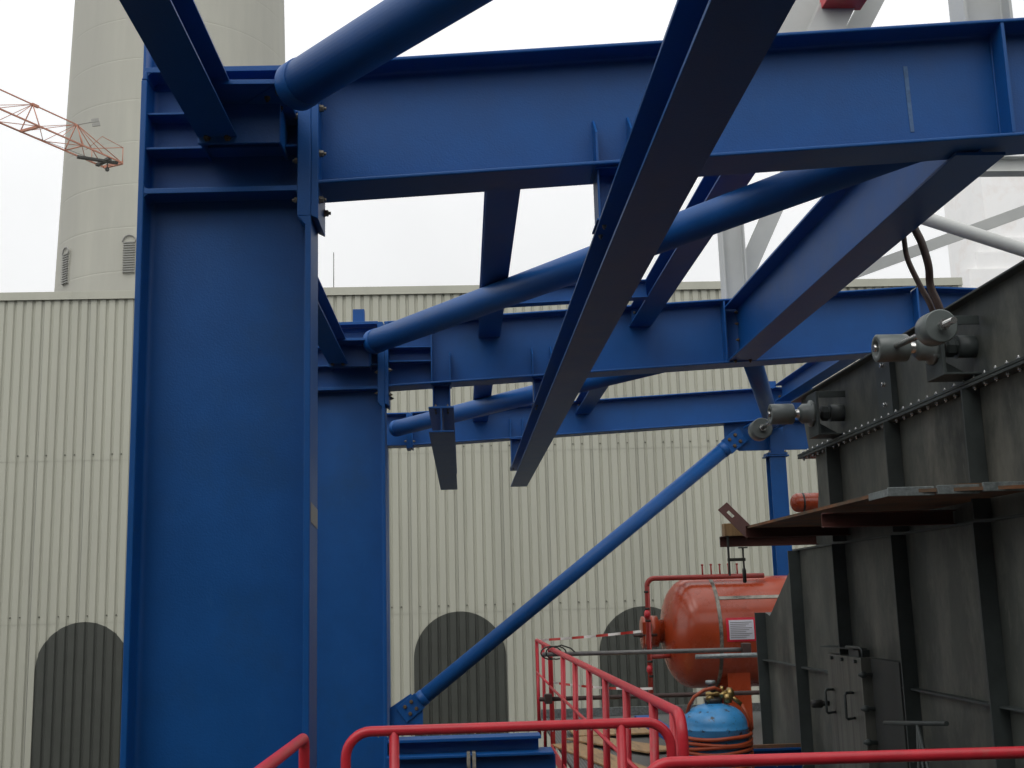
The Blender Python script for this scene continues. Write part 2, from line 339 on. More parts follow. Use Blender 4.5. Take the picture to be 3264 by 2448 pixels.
# ---------------------------------------------------------------- concrete chimney tower
tw = thing('chimney_tower', (-27.05, 110, -15), 'huge pale concrete chimney tower rising behind the hall at left', 'tower')
mb = MB(); prof = []
rz = lambda z: 10.05 + (60 - z)*0.0235
z = -15
while z < 130:
    prof += [(rz(z), z+15), (rz(z+.08), z+15.08), (rz(z+3.82), z+18.82), (rz(z+3.88), z+18.88), (rz(z+3.9)-.012, z+18.91), (rz(z+3.95)-.012, z+18.96)]; z += 4
mb.lathe((-27.05, 110, -15), (0,0,1), prof, n=128); mb.build('shaft', CONC, tw)
for a in (-32.7, 7.3, 46.5, 87, -73):
    for zb in (30.3,):
        an = math.radians(a); r_ = rz(zb) + 0.1; n_ = Vector((-math.sin(an), -math.cos(an), 0)); s_ = Vector((math.cos(an), -math.sin(an), 0))
        c0 = Vector((-27.05, 110, 0)) + n_*r_
        mb = MB(); W_ = 0.55
        prof_ = [c0 - s_*W_ + Vector((0,0,zb-1.6)), c0 + s_*W_ + Vector((0,0,zb-1.6)), c0 + s_*W_ + Vector((0,0,zb+1.2))] + [c0 + s_*W_*math.cos(math.radians(t)) + Vector((0,0,zb+1.2+W_*math.sin(math.radians(t)))) for t in range(15, 180, 15)] + [c0 - s_*W_ + Vector((0,0,zb+1.2))]
        mb.prism([p - n_*0.6 for p in prof_], n_*0.62)
        mb.mi = 1
        zz = zb - 1.5
        while zz < zb + 1.15:
            a_ = c0 + n_*0.1 + Vector((0,0,zz)); mb.bar(a_ - s_*W_*0.95, a_ + s_*W_*0.95, 0.16, 0.1); zz += 0.22
        mb.mi = 1
        rim = [c0 + n_*0.1 + s_*(W_+0.05)*math.cos(math.radians(t)) + Vector((0,0,zb+1.2+(W_+.05)*math.sin(math.radians(t)))) for t in range(0, 181, 12)]
        mb.path(rim, 0.07, n=6)
        mb.build('louvre', [CONC, LOUV], tw)

# ---------------------------------------------------------------- far pale plant tower at right
pt = thing('hazy_plant_tower', (608, 1200, -15), 'very pale misty plant tower with stepped foot, at the right edge beyond the white steelwork', 'tower')
mb = MB(); mb.box(575.7, 700, 1200, 1300, -15, 465); mb.build('upper_block', PALE, pt)
mb = MB()
for i, (xa, zt) in enumerate(((566, 371), (557, 354), (546, 334))):
    mb.box(xa, 701, 1196 - i*4, 1230, -15, zt)
mb.build('stepped_foot', PALE, pt)

# ---------------------------------------------------------------- tower crane jib
cr = thing('tower_crane', (-36.3, 24.9, -15), 'orange lattice tower crane with its jib tip in front of the pale chimney tower', 'crane')
TA = Vector((-17.7, 60, 23.44)); U = Vector((-0.467, -0.884, 0)).normalized(); V = Vector((-0.884, 0.467, 0))*1.3; Hh = Vector((0,0,1.32))
A_ = lambda s: TA + U*s
B_ = lambda s: TA + V + U*s
T_ = lambda s: TA + V/2 + U*s + Hh
mb = MB(); mb.bar(A_(0), A_(44), .07, .07); mb.bar(B_(0), B_(44), .07, .07); mb.bar(T_(2.6), T_(44), .055, .055); mb.build('chord', CRANE, cr)
mb = MB(); n = 0; s = 2.75
mb.tube(T_(2.6), A_(0.1), .026, n=6); mb.tube(T_(2.6), B_(0.1), .026, n=6); mb.tube(T_(2.6), A_(1.35), .02, n=6); mb.tube(T_(2.6), B_(1.35), .02, n=6)
while s < 43:
    mb.tube(T_(s - .1), A_(s), .03, n=6); mb.tube(T_(s - .1), B_(s), .03, n=6)
    for q in (1.42, 2.85):
        mb.tube(T_(s - .1), A_(s + q), .018, n=6); mb.tube(T_(s-.1), B_(s + q), .018, n=6)
    mb.tube(A_(s), B_(s), .035, n=6); mb.tube(A_(s), B_(s + 1.42), .02, n=6); mb.tube(B_(s+1.42), A_(s + 2.85), .02, n=6)
    if n % 2 == 1: mb.bar(A_(s), B_(s), .12, .12); mb.bar(T_(s-.45), T_(s-.05), .13, .13)
    s += 2.85; n += 1
mb.bar(A_(0), B_(0), .12, .16)
mb.build('bracing', CRANE, cr)
mb = MB()
k0 = A_(0); k1 = A_(0) + Vector((0,0,.86)); mb.tube(k0, k1, .025, n=6); mb.tube(k1, B_(.9) + Vector((0,0,.75)), .022, n=6); mb.tube(k1, A_(1.5)+Vector((0,0,.95)), .018, n=6)
mb.tube(B_(.9)+Vector((0,0,.75)), B_(.9), .022, n=6); mb.tube(A_(1.5)+Vector((0,0,.95)), B_(1.3)+Vector((0,0,.55)), .015, n=6)
mb.build('tip_guard_rail', CRANE, cr)
mb = MB(); mb.bar(A_(.2)+V*.1+Vector((0,0,-.06)), B_(1.9)+Vector((0,0,-.06)), .28, .1); mb.bar(A_(.9)+Vector((0,0,-.05)), B_(.5)+Vector((0,0,-.05)), .2, .14)
mb.lathe(A_(.55)+V*.35+Vector((0,0,-.45)), (V.x, V.y, 0), [(.1,0),(.12,.03),(.12,.1),(.1,.13)], n=14); mb.bar(A_(.55)+V*.4+Vector((0,0,-.4)), A_(.55)+V*.4, .05, .05)
mb.build('hook_pulley', DARKM, cr)
lp = T_(2.5) + V*-0.0
mb = MB(); e0 = T_(2.6); e1 = e0 + Vector((.72, .05, .17)); mb.tube(e0, e1, .025, n=6)
mb.bar(e1 + Vector((-.02,0,.06)), e1 + Vector((.36,0,.12)), .06, .19); mb.bar(e1 + Vector((.03,0,-.17)), e1 + Vector((.42,0,-.11)), .06, .19); mb.build('floodlight', LOUV, cr)
mb = MB(); mb.path([A_(0)+V*.5+Vector((0,0,-.1)), A_(12)+V*.5+Vector((0,0,-.55)), A_(30)+V*.5+Vector((0,0,-.2)), A_(43)+V*.5], .012, n=5); mb.build('hoist_rope', DARKM, cr)
mb = MB()
mc = A_(43) + V/2
for sx in (-.8, .8):
    for sy in (-.8, .8): mb.bar((mc.x+sx, mc.y+sy, -15), (mc.x+sx, mc.y+sy, 25.5), .14, .14)
zz = -15
while zz < 24:
    for (a, b) in (((-.8,-.8),(.8,-.8)), ((.8,-.8),(.8,.8)), ((.8,.8),(-.8,.8)), ((-.8,.8),(-.8,-.8))):
        mb.tube((mc.x+a[0], mc.y+a[1], zz), (mc.x+b[0], mc.y+b[1], zz+1.6), .04, n=6); mb.tube((mc.x+a[0], mc.y+a[1], zz), (mc.x+b[0], mc.y+b[1], zz), .04, n=6)
    zz += 1.6
mb.build('mast', CRANE, cr)

# ---------------------------------------------------------------- blue portal frames
CX0, CX1 = -1.742, -0.797        # outer faces of the column flanges
def column(Y, label, ztop, slope, nb=True):
    """deep I-column, web facing the camera"""
    t = thing('steel_column', (-1.27, Y + .165, -15), label, 'steel column', 'blue steel columns carrying the roof girders')
    yc = Y + .165; B = .33; tf = .033; zl = ztop - .04
    mb = MB(); xc = (CX0 + CX1)/2
    mb.ibeam((xc, yc, -15), (xc, yc, zl - .055), CX1 - CX0, B, .022, tf, up=(1,0,0), r=.026)
    mb.prism([(CX0, Y, zl-.055), (CX0+tf, Y, zl-.055), (CX0+tf, Y, zl), (CX0+.02, Y, zl)], (0, B, 0))
    mb.box(CX0+tf, CX1-tf, yc-.011, yc+.011, zl-.055, zl - .01)
    mb.build('shaft', BLUE, t, bevel=.009)
    def stiff(x0, x1, z0, th, yf=Y+.004, yb=Y+B-.004):
        b = MB(); za = z0 + slope*(x0 - CX0); zb = z0 + slope*(x1 - CX0); c = .03
        b.prism([(x0, yf, za), (x1, yf, zb), (x1, yf, zb+th), (x0, yf, za+th)], (0, yb-yf, 0))
        return b.build('stiffener', BLUE, t, bevel=.003)
    x0, x1 = CX0+tf-.002, CX1-tf-.04+.003
    stiff(x0-.016, x1, zl - .012, .032); stiff(x0, x1, ztop-.292, .012, Y+.03); stiff(x0, x1, ztop-.50, .013, Y+.02); stiff(x0, x1, ztop-.762, .030)
    # small corner fillets where stiffeners meet the flanges
    b = MB()
    for (zz, th) in ((ztop-.762, .03), (zl-.012, .032)):
        for (xx, sg) in ((x0, 1), (x1, -1)):
            zc = zz + slope*(xx-CX0)
            for (z_, s2) in ((zc, -1), (zc+th, 1)):
                if zz > zl-.02 and s2 == 1: continue
                b.prism([(xx, Y+.008, z_), (xx+sg*.022, Y+.008, z_), (xx+sg*.008, Y+.008, z_+s2*.008), (xx, Y+.008, z_+s2*.022)], (0, B-.02, 0))
    b.build('weld_fillet', BLUE, t)
    zt = ztop + slope*(CX1-CX0) - .03; zb = ztop - .90
    b = MB(); b.prism([(CX1-tf-.043, Y-.002, zb), (CX1-.0035, Y-.002, zb), (CX1-.0035, Y-.002, zt-.03), (CX1-.02, Y-.002, zt), (CX1-tf-.043, Y-.002, zt)], (0, B+.004, 0))
    b.prism([(CX1-tf+.001, Y-.001, zb-.05), (CX1-.0035, Y-.001, zb-.05), (CX1-.0035, Y-.001, zb), (CX1-tf-.043, Y-.001, zb)], (0, B+.002, 0))
    b.build('thick_flange_plate', BLUE, t, bevel=.004)
    # gusset for the bracing: horizontal plate with a vertical plate under it
    zg = ztop - .29 + .005
    b = MB(); b.box(-1.40, -.885, Y-.40, Y+.15, zg-.026, zg); b.build('gusset_plate', BLUE, t, bevel=.003)
    b = MB(); b.box(-1.385, -.945, Y-.16, Y-.135, zg-.255, zg-.026); b.box(-.96, -.945, Y-.135, Y+.15, zg-.24, zg-.026); b.box(-1.385, -1.37, Y-.135, Y+.15, zg-.24, zg-.026); b.build('bracket_plate', BLUE, t, bevel=.003)
    for px in (-1.335, -1.225): bolt(t, (px, Y-.16, zg-.225), 'Y', -1, .017, RUSTB)
    for (px, py) in ((-.93, -.33), (-.90, -.20), (-1.0, -.25), (-.95, -.12)): bolt(t, (px, Y+py, zg-.026), 'Z', -1, .017, RUSTB)
    for zz in (.24, .505, .735): 
        bolt(t, (CX1-tf-.043, Y+.045, ztop-zz-.06), 'X', -1, .017); bolt(t, (CX1-tf-.043, Y+.285, ztop-zz-.06), 'X', -1, .017)
    return t
def girder(Y, label, zt0, slope, H, xr=5.08, xend=11.9, x_ref=-.76, B=.33, tf=.022, endbolts=True):
    """zt0 = top at x_ref; straight up to the ridge, then down"""
    t = thing('roof_girder', (x_ref, Y + B/2, zt0 - H), label, 'steel girder', 'deep blue roof girders')
    yc = Y + B/2; x0 = -.782
    zc = lambda x: zt0 - H/2 + slope*(x - x_ref)
    mb = MB(); mb.ibeam((x0-.001, yc, zc(x0)), (xr, yc, zc(xr)), H, B, .014, tf, r=.02); mb.build('beam_left_of_ridge', BLUE, t, bevel=.007)
    mb = MB(); mb.ibeam((xr+.002, yc, zc(xr)), (xend, yc, zc(xr) - slope*(xend - xr)), H, B, .014, tf, r=.02); mb.build('beam_right_of_ridge', BLUE, t, bevel=.003)
    zb = zt0 - H - .205 if H > .6 else zt0-H-.05
    mb = MB(); mb.prism([(-.797, Y-.002, zb+.02), (-.757, Y-.002, zb), (-.757, Y-.002, zt0-.02), (-.775, Y-.002, zt0+.0), (-.797, Y-.002, zt0-.03)], (0, B+.004, 0)); mb.build('end_plate', BLUE, t, bevel=.004)
    for zz in ((.26, .53, .80) if H > .6 else (.20, .47)):
        for yy in (.05, B-.05): bolt(t, (-.757, Y+yy, zt0-zz), 'X', 1, .019)
    return t, zc
def gstiff(t, x, Y, z0, z1, B=.33, th=.013, front=True, name='stiffener', taper=0.0, yw=None):
    b = MB(); yc = Y + B/2
    if taper: b.prism([(x-th/2, yc-.008, z0), (x-th/2, Y+.01, z0), (x-th/2, Y+.01, z1-taper), (x-th/2, yc-.03, z1), (x-th/2, yc-.008, z1)], (th,0,0))
    else: b.box(x-th/2, x+th/2, Y+.004, yc-.008, z0, z1)
    return b.build(name, BLUE, t, bevel=.002)

Y1, Y2, Y3 = 6.2, 12.35, 18.5
c1 = column(Y1, 'nearest and widest blue steel column, full height at left with cream wall beside it', 3.005, .012)
mb = MB(); mb.box(CX0-.03, CX0-.015, Y1+.14, Y1+.30, 2.9, 3.62); mb.box(CX0-.03, CX0+.02, Y1+.29, Y1+.30, 2.9, 3.62); mb.build('rear_lug', BLUE, c1)
# faded sticker patch on the inner flange
mb = MB(); mb.prism([(CX1+.0015, Y1+.02, .43), (CX1+.0015, Y1+.31, .41), (CX1+.0015, Y1+.31, .515), (CX1+.0015, Y1+.02, .535)], (.0015,0,0)); mb.build('pale_sticker_remnant', LOUV, c1)
g1, z1 = girder(Y1, 'nearest blue roof girder, spanning across the top of the picture', 3.012, .060, .722)
c2 = column(Y2, 'second blue steel column, seen just right of the nearest one', 3.005, .012)
mb = MB(); mb.box(-1.145, -1.02, Y2+.10, Y2+.22, 2.98, 3.155); mb.build('post_stub', BLUE, c2, bevel=.003)
g2, z2 = girder(Y2, 'middle blue roof girder, behind the hanging beams and above the cream wall top', 2.992, .0508, .718)
c3 = thing('steel_column', (-1.4, Y3+.165, -15), 'third blue steel column, hidden behind the second one except its boxed head under the farthest tube', 'steel column', 'blue steel columns carrying the roof girders')
mb = MB(); mb.ibeam((-1.42, Y3+.165, -15), (-1.42, Y3+.165, 2.44), .52, .33, .018, .025, up=(1,0,0)); mb.build('shaft', BLUE, c3, bevel=.003)
mb = MB(); mb.ibeam((-1.70, Y3+.165, 2.71), (-.80, Y3+.165, 2.715), .53, .33, .018, .024); mb.box(-.86, -.798, Y3-.002, Y3+.332, 2.40, 2.97); mb.build('knee_box', BLUE, c3, bevel=.004)
for zz in (2.52, 2.88): bolt(c3, (-.86, Y3+.05, zz), 'X', -1, .019)
g3, z3 = girder(Y3, 'farthest and shallowest blue roof girder, close in front of the cream wall', 2.985, .0495, .535)
# girder 1 stiffeners
gstiff(g1, .80, Y1, z1(.8)-.34, 2.70, taper=.12); gstiff(g1, 1.00, Y1, z1(1.)-.34, 2.72, taper=.12)
gstiff(g1, 3.20, Y1, z1(3.2)-.338, z1(3.2)+.338, th=.02)
yc = Y1+.165
b = MB(); b.box(3.185, 3.215, yc-.022, yc-.006, z1(3.2)-.335, z1(3.2)+.335); b.build('weld_bead', BLUE, g1, bevel=.005)
b = MB(); b.prism([(2.66, yc-.0105, 2.62), (2.683, yc-.0105, 2.62), (2.677, yc-.0105, 3.03), (2.652, yc-.0105, 3.03)], (0, .003, 0)); b.build('chalk_mark', CHALK, g1)
# girder 2 stiffeners
gstiff(g2, -.295, Y2, z2(-.29)-.335, z2(-.29)+.335); gstiff(g2, -.098, Y2, z2(-.1)-.335, 2.66, taper=.06)
for zz in (2.545, 2.70):
    b = MB(); b.box(-.755, -.302, Y2+.01, Y2+.157, zz, zz+.012); b.build('stiffener', BLUE, g2)
gstiff(g2, .795, Y2, z2(.8)-.335, 2.70, taper=.1); gstiff(g2, 1.0, Y2, z2(1.)-.335, 2.71, taper=.1)
gstiff(g2, 2.915, Y2, z2(2.9)-.335, z2(2.9)+.335, th=.018); gstiff(g2, 3.23, Y2, z2(3.2)-.335, z2(3.2)+.335, th=.018)
gstiff(g2, 5.08, Y2, z2(5.08)-.335, z2(5.08)+.335, th=.022)
# girder 3 stiffeners, haunch plate and stub
for x in (.80, 1.0): gstiff(g3, x, Y3, z3(x)-.245, 2.86, taper=.05)
b = MB(); b.prism([(4.27, Y3+.15, 2.42), (4.50, Y3+.15, 2.26), (6.6, Y3+.15, 2.26), (6.6, Y3+.15, z3(6.6)-.25), (4.27, Y3+.15, z3(4.27)-.25)], (0, .022, 0)); b.build('haunch_plate', BLUE, g3, bevel=.003)
b = MB(); b.box(4.98, 5.2, Y3+.02, Y3+.14, 2.21, z3(5.1)-.26); b.build('stiffener', BLUE, g3, bevel=.003)
b = MB(); b.box(5.0, 5.16, Y3+.1, Y3+.2, z3(5.08)+.26, z3(5.08)+.38); b.build('post_stub', BLUE, g3)
# right column of the far frame
c4 = thing('steel_column', (5.08, Y3+.13, -15), 'slim blue column at right behind the orange vessel, under the far girder', 'steel column')
mb = MB(); mb.ibeam((5.08, Y3+.13, -15), (5.08, Y3+.13, 2.14), .26, .26, .012, .02, up=(0,1,0)); mb.build('shaft', BLUE, c4, bevel=.003)
mb = MB(); mb.box(4.90, 5.26, Y3-.03, Y3+.29, 2.14, 2.165); mb.box(4.92, 5.24, Y3-.02, Y3+.28, 2.172, 2.205); mb.build('cap_plate', BLUE, c4, bevel=.003)
for x in (4.95, 5.21): bolt(c4, (x, Y3+.0, 2.205), 'Z', 1, .016)

# ---------------------------------------------------------------- longitudinal beams
def lbeam(name, label, cat, xa, xb, zb, zt, ya, yb, tw=.008, tf=.012, group=None, mat_=BLUE, extra=None):
    t = thing(name, ((xa+xb)/2, (ya+yb)/2, zb), label, cat, group)
    mb = MB(); mb.ibeam(((xa+xb)/2, ya, (zb+zt)/2), ((xa+xb)/2, yb, (zb+zt)/2), zt-zb, xb-xa, tw, tf); mb.build('beam_section', mat_, t, bevel=.002)
    return t
GE = 'blue eaves beams running along the column tops'
e0 = lbeam('eaves_beam', 'blue eaves beam overhead at top left, running towards the viewer above the nearest column', 'steel beam', -1.385, -1.175, 2.498, 2.728, -2.0, 6.035, group=GE)
e1 = lbeam('eaves_beam', 'blue eaves beam seen between the nearest and second columns', 'steel beam', -1.375, -1.175, 2.498, 2.728, 6.56, 12.185, group=GE)
e2 = lbeam('eaves_beam', 'blue eaves beam between second and third columns, mostly hidden', 'steel beam', -1.375, -1.175, 2.498, 2.728, 12.71, 18.335, group=GE)
GP = 'blue purlin beams between the roof girders'
def purlin(x, z0, ya, yb, label):
    t = lbeam('purlin_beam', label, 'steel beam', x-.12, x+.12, z0, z0+.20, ya, yb, group=GP)
    mb = MB(); mb.box(x-.10, x+.10, yb-.09, yb-.08, z0+.012, z0+.185); mb.build('end_plate', BLUE, t)
    for zz in (.06, .14): bolt(t, (x-.07, yb-.09, z0+zz), 'Y', -1, .014)
    return t
purlin(.335, 2.825, Y1+.18, Y2+.157, 'blue beam with dark underside crossing the sky gap below the nearest girder, left of the hanging beam')
purlin(.325, 2.825, Y2+.18, Y3+.157, 'short view of a blue beam above the farthest bracing tube, left of the hanging beam')
purlin(2.0, 2.915, Y1+.18, Y2+.157, 'blue beam emerging right of the long hanging beam, ending on the middle girder')
purlin(1.98, 2.915, Y2+.18, Y3+.157, 'small blue beam end low on the farthest girder, right of the long hanging beam')
t = thing('trimmer_beam', (1.15, 11.2, 2.855), 'short blue crosswise trimmer beam just in front of the middle girder, behind the bracing tube', 'steel beam')
mb = MB(); mb.ibeam((.46, 11.25, 2.945), (1.88, 11.25, 3.0), .18, .14, .008, .012); mb.build('beam_section', BLUE, t, bevel=.002)
rb = lbeam('ridge_side_beam', 'deep blue longitudinal beam slanting down from the nearest to the middle girder, at right', 'steel beam', 2.925, 3.225, 2.482, 3.10, Y1+.18, Y2+.10, tw=.012, tf=.02)
for zz in (2.56, 2.72, 2.90, 3.03): bolt(rb, (3.06, Y2+.03, zz), (-1, 0, 0), 1, .017, RUSTB)
for xx in (2.99, 3.15): bolt(rb, (xx, Y2-.05, 2.482), 'Z', -1, .017, RUSTB)
r2_ = lbeam('ridge_beam', 'blue ridge beam between the middle and farthest girders, right of the slanting tube', 'steel beam', 5.10, 5.34, 3.03, 3.30, Y2+.34, Y3-.02, tw=.01, tf=.014)
for xx in (5.16, 5.28): bolt(r2_, (xx, Y3-.06, 3.1), 'Y', -1, .02, RUSTB)

# hanging monorail beams
GM = 'blue monorail beams hung under the girders'
def hanger(t, x0, x1, Y, za, zb):
    b = MB(); xc, yc = (x0+x1)/2, Y+.165
    b.ibeam((xc, yc, za+.012), (xc, yc, zb-.003), x1-x0, .20, .01, .012, up=(1,0,0)); b.box(x0-.015, x1+.015, yc-.13, yc+.13, za, za+.012)
    b.box(x0-.015, x1+.015, yc-.13, yc+.13, zb-.014, zb-.002)
    o = b.build('hanger', BLUE, t, bevel=.002)
    for sx in (x0+.03, x1-.03):
        for sy in (-.09, .09): bolt(t, (sx, yc+sy, za+.012), 'Z', 1, .013); bolt(t, (sx, yc+sy, za-.016), 'Z', -1, .013)
    return o
m1 = lbeam('monorail_beam', 'shorter hanging blue beam seen end-on left of centre, with its dark underside', 'steel beam', -.335, -.065, 1.766, 2.042, Y2-.02, 18.9, tw=.012, tf=.018, group=GM)
hanger(m1, -.29, -.10, Y2, 2.042, z2(-.2)-.36); hanger(m1, -.29, -.10, Y3-.05, 2.042, z3(-.2)-.27)
m2 = lbeam('monorail_beam', 'long hanging blue beam sweeping from the top right down to the centre, with dark underside', 'steel beam', .795, 1.06, 1.792, 2.068, -1.5, 18.93, tw=.012, tf=.018, group=GM)
for (Y, zz) in ((Y1, z1(.9)-.362), (Y2, z2(.9)-.36), (Y3-.05, z3(.9)-.27)): hanger(m2, .80, 1.0, Y, 2.068, zz)
mb = MB(); mb.box(.79, .83, 18.80, 18.93, 2.068, 2.085); mb.build('end_stop', ZSTRIP, m2)

# ---------------------------------------------------------------- round bracing tubes
def brace(label, p0, p1, r=.125, flat0=True, flat1=True, group='round blue bracing tubes'):
    p0, p1 = Vector(p0), Vector(p1); d = (p1-p0).normalized()
    t = thing('bracing_tube', (p0+p1)/2, label, 'bracing tube', group)
    mb = MB(); mb.tube(p0, p1, r, n=40); mb.build('pipe', BLUE, t)
    for p, sg in ((p0, -1), (p1, 1)):
        b = MB(); b.lathe(p - d*sg*.10, d*sg, [(r+.001,0),(r+.006,.005),(r+.006,.09),(r+.001,.1),(r-.03,.115),(0,.118)], n=40); b.build('end_cap', BLUE, t)
    return t, d
t1, d = brace('large round blue tube at top, rising from the nearest column head to the upper right', (-.84, 5.86, 2.70), (3.3, .97, 2.70))
b = MB(); b.bar(Vector((-.84, 5.86, 2.70)) - d*.42, Vector((-.84, 5.86, 2.70)), .22, .022); b.build('gusset_tongue', BLUE, t1)
t2, d = brace('round blue tube in the middle, from the second column head up behind the nearest girder', (-.90, 12.08, 2.70), (2.90, 6.62, 2.70))
b = MB(); b.bar(Vector((-.90, 12.08, 2.70)) - d*.42, Vector((-.90, 12.08, 2.70)), .22, .022); b.build('gusset_tongue', BLUE, t2)
t3, d = brace('farthest horizontal round blue tube, low behind the end-on hanging beam', (-1.02, 18.35, 2.70), (2.90, 12.72, 2.70))
t4, d = brace('short round blue tube dropping behind the middle girder to the far column head, at right', (3.25, 12.75, 2.70), (4.86, 17.9, 2.62), r=.118)
b = MB(); b.box(4.55, 5.15, 18.0, 18.5, 2.60, 2.625); b.build('gusset_plate', BLUE, t4)
t5, d = brace('long diagonal round blue tube rising across the cream wall from lower left to upper right', (-.70, 18.60, -1.48), (4.28, 18.60, 2.315), r=.118, group=None)
for p, sg in ((Vector((-.70, 18.60, -1.48)), -1), (Vector((4.28, 18.60, 2.315)), 1)):
    b = MB(); b.bar(p, p + d*sg*.36, .022, .27, up=(0,0,1)); pl_ = b.build('end_plate', BLUE, t5, bevel=.003)
    n_ = Vector((-d.z, 0, d.x))
    for aa in (.12, .24):
        for bb in (-.065, .065): bolt(t5, p + d*sg*aa + n_*bb + Vector((0,-.011,0)), 'Y', -1, .026, RUSTB, stud=False)
b = MB(); b.prism([(-1.7, 18.62, -1.95), (-.66, 18.62, -1.95), (-.66, 18.62, -1.62), (-.84, 18.62, -1.38), (-1.22, 18.62, -1.62), (-1.7, 18.62, -1.7)], (0,.022,0)); b.build('foot_gusset', BLUE, t5, bevel=.003)

# ---------------------------------------------------------------- blue low-level beams
t = thing('platform_beam', (.0, Y2+.1, -1.5), 'blue floor-level beam seen through the red railing, with a pair of straps round it', 'steel beam')
mb = MB(); mb.box(-.80, .74, Y2+.14, Y2+.16, -1.60, -1.40); mb.box(-.80, .76, Y2, Y2+.30, -1.40, -1.37); mb.box(-.80, .88, Y2-.12, Y2+.30, -1.545, -1.52); mb.build('upper_beam', BLUE, t, bevel=.003)
mb = MB(); mb.box(-.80, .9, Y2+.0, Y2+.02, -2.4, -1.555); mb.box(-.80, .9, Y2-.14, Y2+.16, -2.43, -2.4); mb.build('lower_beam', BLUE, t, bevel=.003)
for x in (.0, .055):
    b = MB(); b.box(x, x+.035, Y2-.13, Y2+.31, -1.516, -1.512); b.box(x, x+.035, Y2-.135, Y2-.128, -1.75, -1.50); b.build('clamp_strap', WELD, t)
t = thing('platform_beam', (3, 14.6, -2.1), 'blue floor beams behind the gas bottle at lower right', 'steel beam')
mb = MB(); mb.ibeam((1.6, 12.2, -1.9), (2.6, 12.2, -1.9), .3, .25, .012, .016); mb.ibeam((2.2, 10.4, -1.45), (2.9, 10.4, -1.45), .28, .25, .012, .016); mb.build('beam_section', BLUE, t)
mb = MB(); mb.bar((1.95, 13.3, -1.32), (2.25, 11.9, -1.52), .2, .05); mb.build('sloping_plate', BLUE, t)
mb = MB(); mb.box(2.2, 2.9, 10.3, 10.34, -1.32, -1.28); mb.build('brown_edge_strip', RUSTM, t)

mb = MB(); mb.box(-46, 40, -4.4, 29.9, -4.9, -4.6); tag(mb.build('added_dark_slab', SLABM), kind='structure')  # unseen dark slab added so the beam undersides reflect little light
# grating platforms (structure)
ZF = -1.75
mb = MB(); mb.box(1.10, 12, 5.2, 18.1, ZF-.04, ZF); mb.box(-.85, 1.05, -2.5, 4.99, ZF-.04, ZF); mb.box(-.85, 1.05, 4.995, 6.0, ZF-.04, ZF)
tag(mb.build('platform_floor', GRAT), kind='structure')

# ---------------------------------------------------------------- red railings
RR = .024
def loop_rail(name, label, x0, x1, Y, zt, posts, zb=-1.75, rc=.12, mids=(), group='red tubular railings', y1=None):
    t = thing(name, ((x0+x1)/2, Y, zb), label, 'railing', group)
    y1 = Y if y1 is None else y1
    ux = Vector((x1-x0, y1-Y, 0)).normalized(); p0 = Vector((x0, Y, 0)); p1 = Vector((x1, y1, 0)); Z = Vector((0,0,1))
    pts = [p0 + Z*zb] + arc(p0 + ux*rc + Z*(zt-rc), rc, 180, 90, ux, Z, 8) + arc(p1 - ux*rc + Z*(zt-rc), rc, 90, 0, ux, Z, 8) + [p1 + Z*zb]
    mb = MB(); mb.path(pts, RR, n=20); mb.build('rail_loop', REDR, t)
    for px in posts:
        q = p0 + ux*(px); b = MB(); b.tube(q + Z*zb, q + Z*(zt-.005), RR, n=16); b.build('post', REDR, t)
    for zz in mids:
        b = MB(); b.tube(p0 + Z*zz, p1 + Z*zz, .016, n=12); b.build('mid_rail', REDR, t)
    return t
ra = loop_rail('red_railing', 'crosswise red tube railing along the bottom centre, with rounded ends', -.575, .985, 5.83, -.602, (.23, 1.32))
rb_ = loop_rail('red_railing', 'nearest red tube railing, along the bottom right edge of the picture', .70, 4.2, 4.87, -.662, (1.9, 2.9), y1=4.76)
loop_rail('red_railing', 'red railing end poking into the bottom, in front of the nearest column foot', -.75, -.715, 3.2, -.575, (), y1=5.40, rc=.05)
def drops(par, pts, r):
    b = MB()
    for p in pts: b.lathe(Vector(p) - Vector((0,0,r*1.1)), (0,0,1), [(0,0),(r*.8,r*.35),(r,r),(r*.7,r*1.8),(0,r*2.4)], n=8)
    o = b.build('water_drops', WATER, par); o['kind'] = 'stuff'
drops(ra, [(-.42 + 1.28*((k*.618) % 1), 5.83, -.602-RR) for k in range(22)], .0045)
drops(rb_, [(.9 + 1.9*((k*.618) % 1), 4.85, -.662-RR) for k in range(26)], .004)
t = thing('red_railing', (1.05, 10.3, -1.9), 'long red railing with many upright bars, receding at lower centre right', 'railing', 'red tubular railings')
Z = Vector((0,0,1)); Yv = Vector((0,1,0))
xs_ = lambda y: 1.10 - (y-6.15)*.0066
mb = MB(); pts = [Vector((xs_(6.15), 6.15, -1.9))] + arc((xs_(6.15), 6.15+.12, -.602-.12), .12, 180, 90, Yv, Z, 8) + [Vector((xs_(14.6), 14.6, -.602)), ]
pts += arc((xs_(14.6), 14.6-.0, -.662), .06, 90, 0, Yv, Z, 5) + [Vector((xs_(14.66), 14.66, -1.95))]
mb.path(pts, .029, n=20); mb.build('top_rail', REDR, t)
py = [6.33, 7.0, 8.10, 9.22, 10.34, 11.55, 12.85]
for y in py:
    b = MB(); b.tube((xs_(y)-.035, y, -1.98), (xs_(y)-.004, y, -.61), .027, n=16); b.build('post', REDR, t)
b = MB(); b.tube((xs_(6.2)-.05, 6.2, -1.05), (xs_(14.6)-.02, 14.6, -1.05), .015, n=12); b.build('mid_rail', REDR, t)
b = MB(); b.box(xs_(10)-.012-.05, xs_(10)-.05, 6.25, 14.6, -1.86, -1.72); b.build('toe_board', REDR, t)
t = thing('red_railing', (1.06, 16.3, -1.9), 'far short red railing panel beyond the long receding one, tied with striped tape', 'railing', 'red tubular railings')
